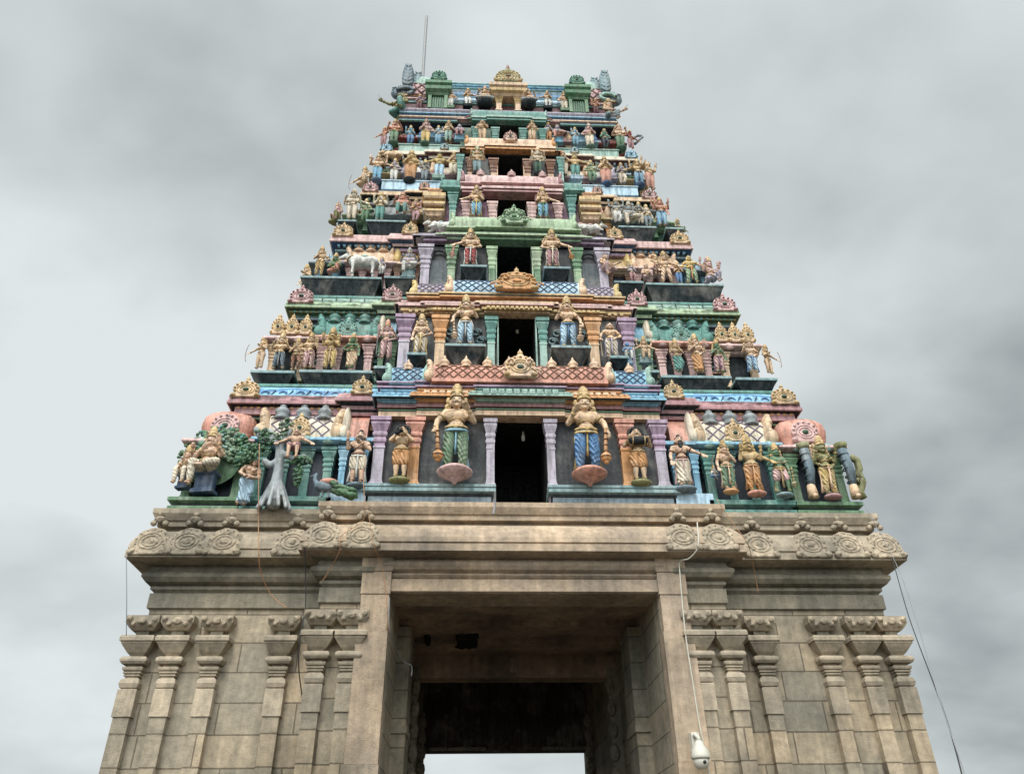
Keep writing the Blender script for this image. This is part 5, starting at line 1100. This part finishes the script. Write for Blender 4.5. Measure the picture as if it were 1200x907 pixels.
# riders / swans on the fourth storey brackets
animal('bird_statue', 'white reclining animal facing left under the left gold bracket, fourth storey', 515, 270, 253, 14.0, 'white', 'paleblue', 0, False, False)
animal('bird_statue', 'white reclining animal facing right under the left gold bracket, fourth storey', 529, 270, 253, 14.0, 'white', 'paleblue', pi, False, False)
animal('bird_statue', 'white reclining animal facing left under the right gold bracket, fourth storey', 679, 272, 255, 14.0, 'white', 'pink', 0, False, False)
animal('bird_statue', 'white reclining animal facing right under the right gold bracket, fourth storey', 693, 273, 256, 14.0, 'white', 'pink', pi, False, False)
animal('lion_statue', 'small gold beast head poking out over the left corner, sixth storey', 460, 186, 172, 15.2, 'tan', 'gold', 0, False, False)
# rampant curved horn at right of sixth storey
r_ = empty('horn_statue', P(742, 170, 15.9), 'long grey curved horn sweeping out from the right edge of the sixth storey', 'statue')
c = MB(); q0 = P(742, 170, 15.9); pts = [P(x, y, 15.9)-q0 for x, y in ((740, 165), (742, 162), (747, 159), (752, 159.5), (753, 161), (749, 164), (744, 169))]
c.tube(pts, [.05, .05, .05, .04, .04, .04, .05], 'grey_plain', 7); c.build('horn_curve', r_)
# grey sculpted tree
p0 = P(321, 597, 12.66)
tr = empty('sculpted_tree', p0, 'grey tree with flared roots and green leaf clumps, left on the lowest storey', 'sculpted tree')
c = MB()
def tp(px, py, Y=12.66): return P(px, py, Y)-p0
c.cap(tp(321, 588), tp(327, 548), .15, .085, n=12); c.cap(tp(327, 548), tp(328, 520), .085, .075)
for i in range(11):
    a = 2*pi*i/11; c.cap((.24*cos(a)*1.15, .2*sin(a)-.02, .0), tp(325, 560)+V((.06*cos(a), .06*sin(a), 0)), .04, .026, n=7)
for pts in (((328, 522), (318, 517), (306, 512), (300, 503)), ((326, 540), (316, 545), (310, 540)), ((328, 522), (322, 512), (316, 505)), ((328, 522), (336, 512), (340, 505)), ((328, 530), (345, 538), (356, 535))):
    for a, b in zip(pts, pts[1:]): c.cap(tp(*a), tp(*b), .07, .055, n=8)
put('trunk', remesh(c, .022, 1), tr, 'grey_plain')
c = MB()
for cx, cy, rx, rz_, n in ((298, 528, .30, .12, 110), (318, 514, .22, .12, 80), (335, 501, .13, .2, 80), (308, 507, .14, .08, 40), (352, 540, .24, .07, 90), (349, 557, .08, .22, 70), (292, 536, .2, .08, 50)):
    q = tp(cx, cy, 12.62)
    for i in range(n):
        a, b_, r_2 = random.random()*2*pi, random.random()*pi-pi/2, random.random()**.4
        p = q+V((rx*cos(a)*cos(b_)*r_2, .13*sin(a)*cos(b_)*r_2, rz_*sin(b_)*r_2))
        c.ell(p, (.04, .012, .02), random.choice(['leaf_plain', 'leaf_plain', 'dkgreen_plain', 'green_plain']), 6, 4, Matrix.Rotation(random.random()*3, 3, 'Y') @ Matrix.Rotation(random.random()-.5, 3, 'X'))
c.build('crown', tr)
# peacock
p0 = P(380, 575, 12.6)
pk = empty('peacock_statue', p0, 'blue peacock with a green trailing tail at the foot of the lowest left wing', 'statue', 'animal figures on the tower')
def pp(px, py, Y=12.6): return P(px, py, Y)-p0
c = MB(); c.cap(pp(385, 572), pp(376, 570), .09, .11); c.cap(pp(373, 570), pp(369, 562), .06, .04); c.cap(pp(369, 562), pp(371, 556), .04, .035); c.cap(pp(371, 556), pp(362, 559), .03, .008); 
c.cap(pp(379, 574), pp(377, 582), .03, .02); c.cap(pp(385, 576), pp(384, 583), .03, .02)
put('body', remesh(c, .016, 1), pk, 'bluegrey_plain')
c = MB(); c.ell(pp(385, 565), (.17, .1, .07), 'salmon_plain'); c.build('wing', pk)
c = MB()
for i in range(26):
    t = i/25; q = pp(388+26*t, 569+10*t); 
    for j in range(4): c.ell(q+V((random.uniform(-.03, .03), random.uniform(-.08, .08), random.uniform(-.08, .06)*(1.2-t*.3))), (.08, .03, .04), random.choice(['leaf_plain', 'green_plain']), 7, 5, Matrix.Rotation(.4, 3, 'Y'))
c.build('tail', pk)
# giant striped legs at the right corner
for px, lb in ((948, 'dark grey banded column-like leg with orange cuff, left of the right corner figure'), (998, 'dark grey banded column-like leg with orange cuff, right of the right corner figure')):
    a_ = P(px+6, 585, 12.85); r_ = empty('carved_support', a_, lb, 'sculpted leg', 'banded legs at the right corner')
    c = MB(); top = P(px-(6 if px < 970 else 12), 527, 12.85)-a_; 
    c.tube([top, top*.55+V((.03, -.03, 0)), V((0, 0, .25))], [.095, .085, .07], 'bluegrey', 12); c.build('leg', r_)
    for t in (.15, .32, .5, .68, .82): 
        q = top*(1-t)+V((0, 0, .2))*t; d = MB(); 
        c = MB(); c.ring(q, top, .1-.03*t, .014, 'slate_plain'); c.build('band', r_)
    c = MB(); c.tube([V((0, 0, .28)), V((0, -.02, .03))], [.075, .1], 'tan', 10); c.cap((0, -.03, .04), (0, -.1, .03), .05, .045, 'tan'); c.build('foot', r_)
    c = MB(); c.tube([top+V((0, 0, .12)), top], [.13, .1], 'olive', 10); c.build('cuff', r_)
# coil at the right edge
r_ = empty('coiled_snake_statue', P(1010, 585, 12.95), 'olive coil climbing the far right edge beside the corner figure', 'statue', 'animal figures on the tower')
c = MB(); q0 = P(1010, 585, 12.95); c.tube([P(x, y, 12.95)-q0 for x, y in ((996, 535), (1004, 540), (1007, 550), (1005, 556), (1010, 562), (1006, 567), (1003, 562), (1008, 556), (1011, 565), (1008, 577), (1012, 584))], .07, 'olive', 8); c.build('coil', r_)
# ================================================================== small things
def thing1(mb, name, label, cat, at=None, group=None):
    at = at or V(mb.v[0]); mb.v = [tuple(V(p)-at) for p in mb.v]; o = mb.build(name); o.location = at; tag(o, label, cat, group); return o
# lamps hanging in the doorways
for k, (px, py, Y, nm) in enumerate(((613, 506, 13.5, 'lowest'), (606, 382, 14.0, 'second'), (600, 295, 14.5, 'third'), (596, 188, 15.4, 'fifth'))):
    a = P(px, py, Y); r = empty('hanging_bulb', a, f'small pale bulb hanging inside the dark {nm} doorway', 'light bulb', 'bulbs in the doorways')
    c = MB(); c.cap((0, 0, .0), (0, 0, .14), .008, .008, 'wire', 6); c.build('flex', r)
    c = MB(); c.lathe((0, 0, -.22), [(.004, 0), (.035, .02), (.04, .1), (.02, .2), (.018, .24), (.004, .25)], 'plastic', 10); c.build('bulb', r)
def cable(name, label, pts, r, m, cat='cable', group=None):
    P3 = [P(*p) for p in pts]
    # Catmull-Rom smoothing
    out = []
    for i in range(len(P3)-1):
        a, b, c_, d = P3[max(i-1, 0)], P3[i], P3[i+1], P3[min(i+2, len(P3)-1)]
        for t in [j/6 for j in range(6)]: out.append(.5*((2*b)+(c_-a)*t+(2*a-5*b+4*c_-d)*t*t+(3*b-a-3*c_+d)*t**3))
    out.append(P3[-1]); c = MB(); c.tube(out, r, m, 6); return thing1(c, name, label, cat, P3[0], group)
cable('lightning_rod', 'thin vertical lightning rod above the left of the tower roof', ((495.5, 100, 17.4), (496, 82, 17.4), (498, 50, 17.4), (500, 19, 17.4)), .06, 'steel', 'lightning rod')
cable('orange_cable', 'orange cable hanging from the cornice over the left wing', ((304, 520, 12.5), (303, 580, 12.4), (303, 610, 12.5), (303, 645, 12.35), (306, 672, 12.55), (318, 697, 12.75), (336, 712, 12.6)), .008, 'cable')
cable('orange_cable', 'orange cable crossing the cornice left of the gateway', ((425, 548, 12.3), (427, 590, 12.2), (425, 610, 12.3), (400, 628, 12.1), (398, 645, 12.1), (388, 665, 12.4), (377, 682, 12.5)), .007, 'cable')
cable('orange_cable', 'thin orange cable beside the left gate pillar', ((430, 590, 12.2), (434, 615, 12.2), (438, 640, 12.1), (446, 658, 12.35), (452, 690, 12.45), (455, 740, 12.45)), .006, 'cable')
cable('thin_wire', 'thin wire slanting over the right cornice', ((840, 585, 12.2), (858, 612, 12.2), (873, 632, 12.1), (879, 645, 12.3), (884, 670, 12.6), (889, 695, 12.7)), .006, 'cable')
cable('black_cable', 'black cable hanging down the wall left of the second pilaster pair', ((357, 640, 12.2), (358, 672, 12.4), (358, 712, 12.5), (352, 742, 12.5), (350, 780, 12.6), (354, 815, 12.8)), .010, 'wire')
cable('black_cable', 'thin black cable running along the joint of the left gate pillar', ((456, 700, 12.45), (457, 740, 12.5), (470, 772, 13.4), (482, 780, 13.6), (482, 792, 13.6)), .010, 'steel')
cable('white_conduit', 'pale conduit pipe running down the right gate pillar to the camera', ((817, 612, 12.1), (818, 640, 12.0), (808, 654, 12.2), (797, 658, 12.4), (797, 675, 12.42), (803, 740, 12.42), (812, 800, 12.42), (820, 850, 12.42), (831, 905, 12.42), (837, 960, 12.42)), .011, 'plastic', 'conduit')
cable('drain_pipe', 'short pale pipe bracket on the cap slab above the gateway', ((580, 575, 12.2), (580, 590, 12.25), (578, 603, 12.2)), .02, 'steel', 'pipe')
cable('overhead_cable', 'thicker overhead cable falling from the right corner towards the ground', ((1046, 655, 12.5), (1065, 722, 11.6), (1092, 795, 10), (1110, 845, 8.8), (1128, 910, 7.5), (1140, 970, 6.5)), .007, 'wire', group='overhead cables')
cable('overhead_cable', 'thinner overhead cable beside the thicker one, falling from the cornice', ((1012, 590, 12.6), (1050, 660, 12.3), (1075, 730, 11), (1098, 810, 9.5), (1130, 905, 7.5), (1150, 970, 6.5)), .005, 'steel', group='overhead cables')
cable('thin_wire', 'thin vertical wire hanging free at the left corner of the cornice', ((148, 650, 12.4), (148.5, 700, 12.4), (148, 745, 12.6)), .006, 'steel')
# surveillance camera
a = P(820, 888, 12.30); r = empty('dome_camera', a, 'cream dome security camera on a bracket, low on the right gate pillar', 'security camera')
c = MB(); c.box(-.07, .05, .05, .2, .12, .36, 'plastic'); c.tube([(-.02, .08, .3), (-.02, -.02, .32), (0, -.06, .26), (0, -.06, .2)], .035, 'plastic', 8); c.build('bracket', r)
c = MB(); c.lathe((0, -.06, -.02), [(.13, 0), (.14, .02), (.135, .05), (.12, .12), (.07, .19), (.05, .24), (.004, .26)], 'plastic', 20); c.build('housing', r)
c = MB(); c.lathe((0, -.06, -.16), [(.004, 0), (.06, .01), (.1, .05), (.115, .1), (.115, .145)], 'plastic', 20); c.build('dome', r)
c = MB(); c.ell((.02, -.165, -.07), (.028, .02, .028), 'glass'); c.build('lens', r)
# ================================================================== sky, sun, camera
wd = bpy.data.worlds.new('World'); scene.world = wd; wd.use_nodes = True; nt = wd.node_tree; L = nt.links.new
bg = nt.nodes['Background']; out = nt.nodes['World Output']
sky = nt.nodes.new('ShaderNodeTexSky'); sky.sky_type = 'NISHITA'; sky.sun_disc = False; sky.sun_elevation = rd(50); sky.sun_rotation = rd(195); sky.dust_density = 4; sky.air_density = 1
tc = nt.nodes.new('ShaderNodeTexCoord'); sp = nt.nodes.new('ShaderNodeSeparateXYZ'); L(tc.outputs['Generated'], sp.inputs[0])
mx = nt.nodes.new('ShaderNodeMath'); mx.operation = 'MAXIMUM'; L(sp.outputs['Z'], mx.inputs[0]); mx.inputs[1].default_value = 0
ad = nt.nodes.new('ShaderNodeMath'); ad.operation = 'ADD'; L(mx.outputs[0], ad.inputs[0]); ad.inputs[1].default_value = .35
dv = nt.nodes.new('ShaderNodeVectorMath'); dv.operation = 'DIVIDE'; L(tc.outputs['Generated'], dv.inputs[0])
cb = nt.nodes.new('ShaderNodeCombineXYZ')
for i in range(3): L(ad.outputs[0], cb.inputs[i])
L(cb.outputs[0], dv.inputs[1])
def cn(scale, det, off, dist=.0):
    mp = nt.nodes.new('ShaderNodeMapping'); mp.inputs['Location'].default_value = off; mp.inputs['Scale'].default_value = (1, 1.2, .6); L(dv.outputs[0], mp.inputs['Vector'])
    n = nt.nodes.new('ShaderNodeTexNoise'); n.inputs['Scale'].default_value = scale; n.inputs['Detail'].default_value = det; n.inputs['Roughness'].default_value = .5; n.inputs['Distortion'].default_value = dist; L(mp.outputs[0], n.inputs['Vector']); return n
n1 = cn(1.3, 4, CLOUD_OFF, .2); n2 = cn(5, 6, (1, 7, 3), .2)
mm = nt.nodes.new('ShaderNodeMath'); mm.operation = 'MULTIPLY_ADD'; L(n2.outputs[0], mm.inputs[0]); mm.inputs[1].default_value = .26; L(n1.outputs[0], mm.inputs[2])
# broad darker cloud masses, each in its own part of the sky, frayed by noise
nv = nt.nodes.new('ShaderNodeTexNoise'); nv.inputs['Scale'].default_value = 2.6; nv.inputs['Detail'].default_value = 5; L(tc.outputs['Generated'], nv.inputs['Vector'])
v1 = nt.nodes.new('ShaderNodeVectorMath'); v1.operation = 'SUBTRACT'; L(nv.outputs['Color'], v1.inputs[0]); v1.inputs[1].default_value = (.5, .5, .5)
v2 = nt.nodes.new('ShaderNodeVectorMath'); v2.operation = 'MULTIPLY_ADD'; L(v1.outputs[0], v2.inputs[0]); v2.inputs[1].default_value = (.55, .55, .55); L(tc.outputs['Generated'], v2.inputs[2])
v3 = nt.nodes.new('ShaderNodeVectorMath'); v3.operation = 'NORMALIZE'; L(v2.outputs[0], v3.inputs[0])
acc = mm.outputs[0]
for px, py, r, amp in ((60, 0, 20, -.11), (170, 170, 13, -.06), (270, 300, 9, -.08), (1000, 70, 17, -.11), (880, 130, 9, -.06), (1180, 330, 14, -.12), (1200, 780, 20, -.22), (20, 860, 13, -.14), (100, 480, 15, .10), (830, 380, 14, .06), (560, 40, 14, .05), (1010, 560, 10, .05), (60, 300, 10, .04)):
    dd = (P(px, py, 50)-CAM).normalized(); q = nt.nodes.new('ShaderNodeVectorMath'); q.operation = 'DOT_PRODUCT'; L(v3.outputs[0], q.inputs[0]); q.inputs[1].default_value = dd
    rr = nt.nodes.new('ShaderNodeMapRange'); rr.interpolation_type = 'SMOOTHSTEP'; L(q.outputs['Value'], rr.inputs[0]); rr.inputs[1].default_value = cos(rd(r*1.35)); rr.inputs[2].default_value = 1; rr.inputs[3].default_value = 0; rr.inputs[4].default_value = amp*(.95 if amp < 0 else 1)
    aa = nt.nodes.new('ShaderNodeMath'); aa.operation = 'ADD'; L(acc, aa.inputs[0]); L(rr.outputs[0], aa.inputs[1]); acc = aa.outputs[0]
cr = nt.nodes.new('ShaderNodeValToRGB'); e = cr.color_ramp.elements; e[0].position = .16; e[0].color = (.24, .255, .265, 1); e[1].position = .70; e[1].color = (.74, .785, .79, 1)
m_ = e.new(.46); m_.color = (.53, .58, .58, 1); L(acc, cr.inputs[0])
# clouds as radiance; the clear-sky model shows faintly through them
sc_ = nt.nodes.new('ShaderNodeVectorMath'); sc_.operation = 'SCALE'; L(cr.outputs[0], sc_.inputs[0])
# the overcast is brighter round the hidden sun, behind the camera
az = rd(195); el = rd(50); SD_ = V((sin(az)*cos(el), cos(az)*cos(el), sin(el)))
dt = nt.nodes.new('ShaderNodeVectorMath'); dt.operation = 'DOT_PRODUCT'; L(tc.outputs['Generated'], dt.inputs[0]); dt.inputs[1].default_value = SD_
mr = nt.nodes.new('ShaderNodeMapRange'); mr.interpolation_type = 'SMOOTHSTEP'; L(dt.outputs['Value'], mr.inputs[0]); mr.inputs[1].default_value = .35; mr.inputs[2].default_value = 1; mr.inputs[3].default_value = SKYG/.12; mr.inputs[4].default_value = SKYG*4.2/.12
L(mr.outputs[0], sc_.inputs['Scale'])
mixn = nt.nodes.new('ShaderNodeMix'); mixn.data_type = 'RGBA'; mixn.inputs[0].default_value = .94; L(sky.outputs[0], mixn.inputs[6]); L(sc_.outputs[0], mixn.inputs[7])
L(mixn.outputs[2], bg.inputs[0]); bg.inputs[1].default_value = .12
sl = bpy.data.lights.new('sun', 'SUN'); sl.energy = 1.5; sl.angle = rd(18); sl.color = (1, .95, .88)
so = bpy.data.objects.new('sun', sl); COL.objects.link(so)
d = SD_; so.rotation_euler = d.to_track_quat('Z', 'Y').to_euler(); so.location = d*60
cd = bpy.data.cameras.new('camera'); cam = bpy.data.objects.new('camera', cd); COL.objects.link(cam); scene.camera = cam
cd.sensor_fit = 'HORIZONTAL'; cd.sensor_width = 36; cd.lens = FPX/1200*36; cd.clip_end = 5000; cd.clip_start = .05
cam.matrix_world = Matrix(((R2.x, U2.x, -_f.x, CAM.x), (R2.y, U2.y, -_f.y, CAM.y), (R2.z, U2.z, -_f.z, CAM.z), (0, 0, 0, 1)))
scene.view_settings.view_transform = 'Standard'; scene.view_settings.look = 'None'; scene.view_settings.exposure = EXPOSURE; scene.view_settings.gamma = 1
scene.render.resolution_x = 1024; scene.render.resolution_y = 773
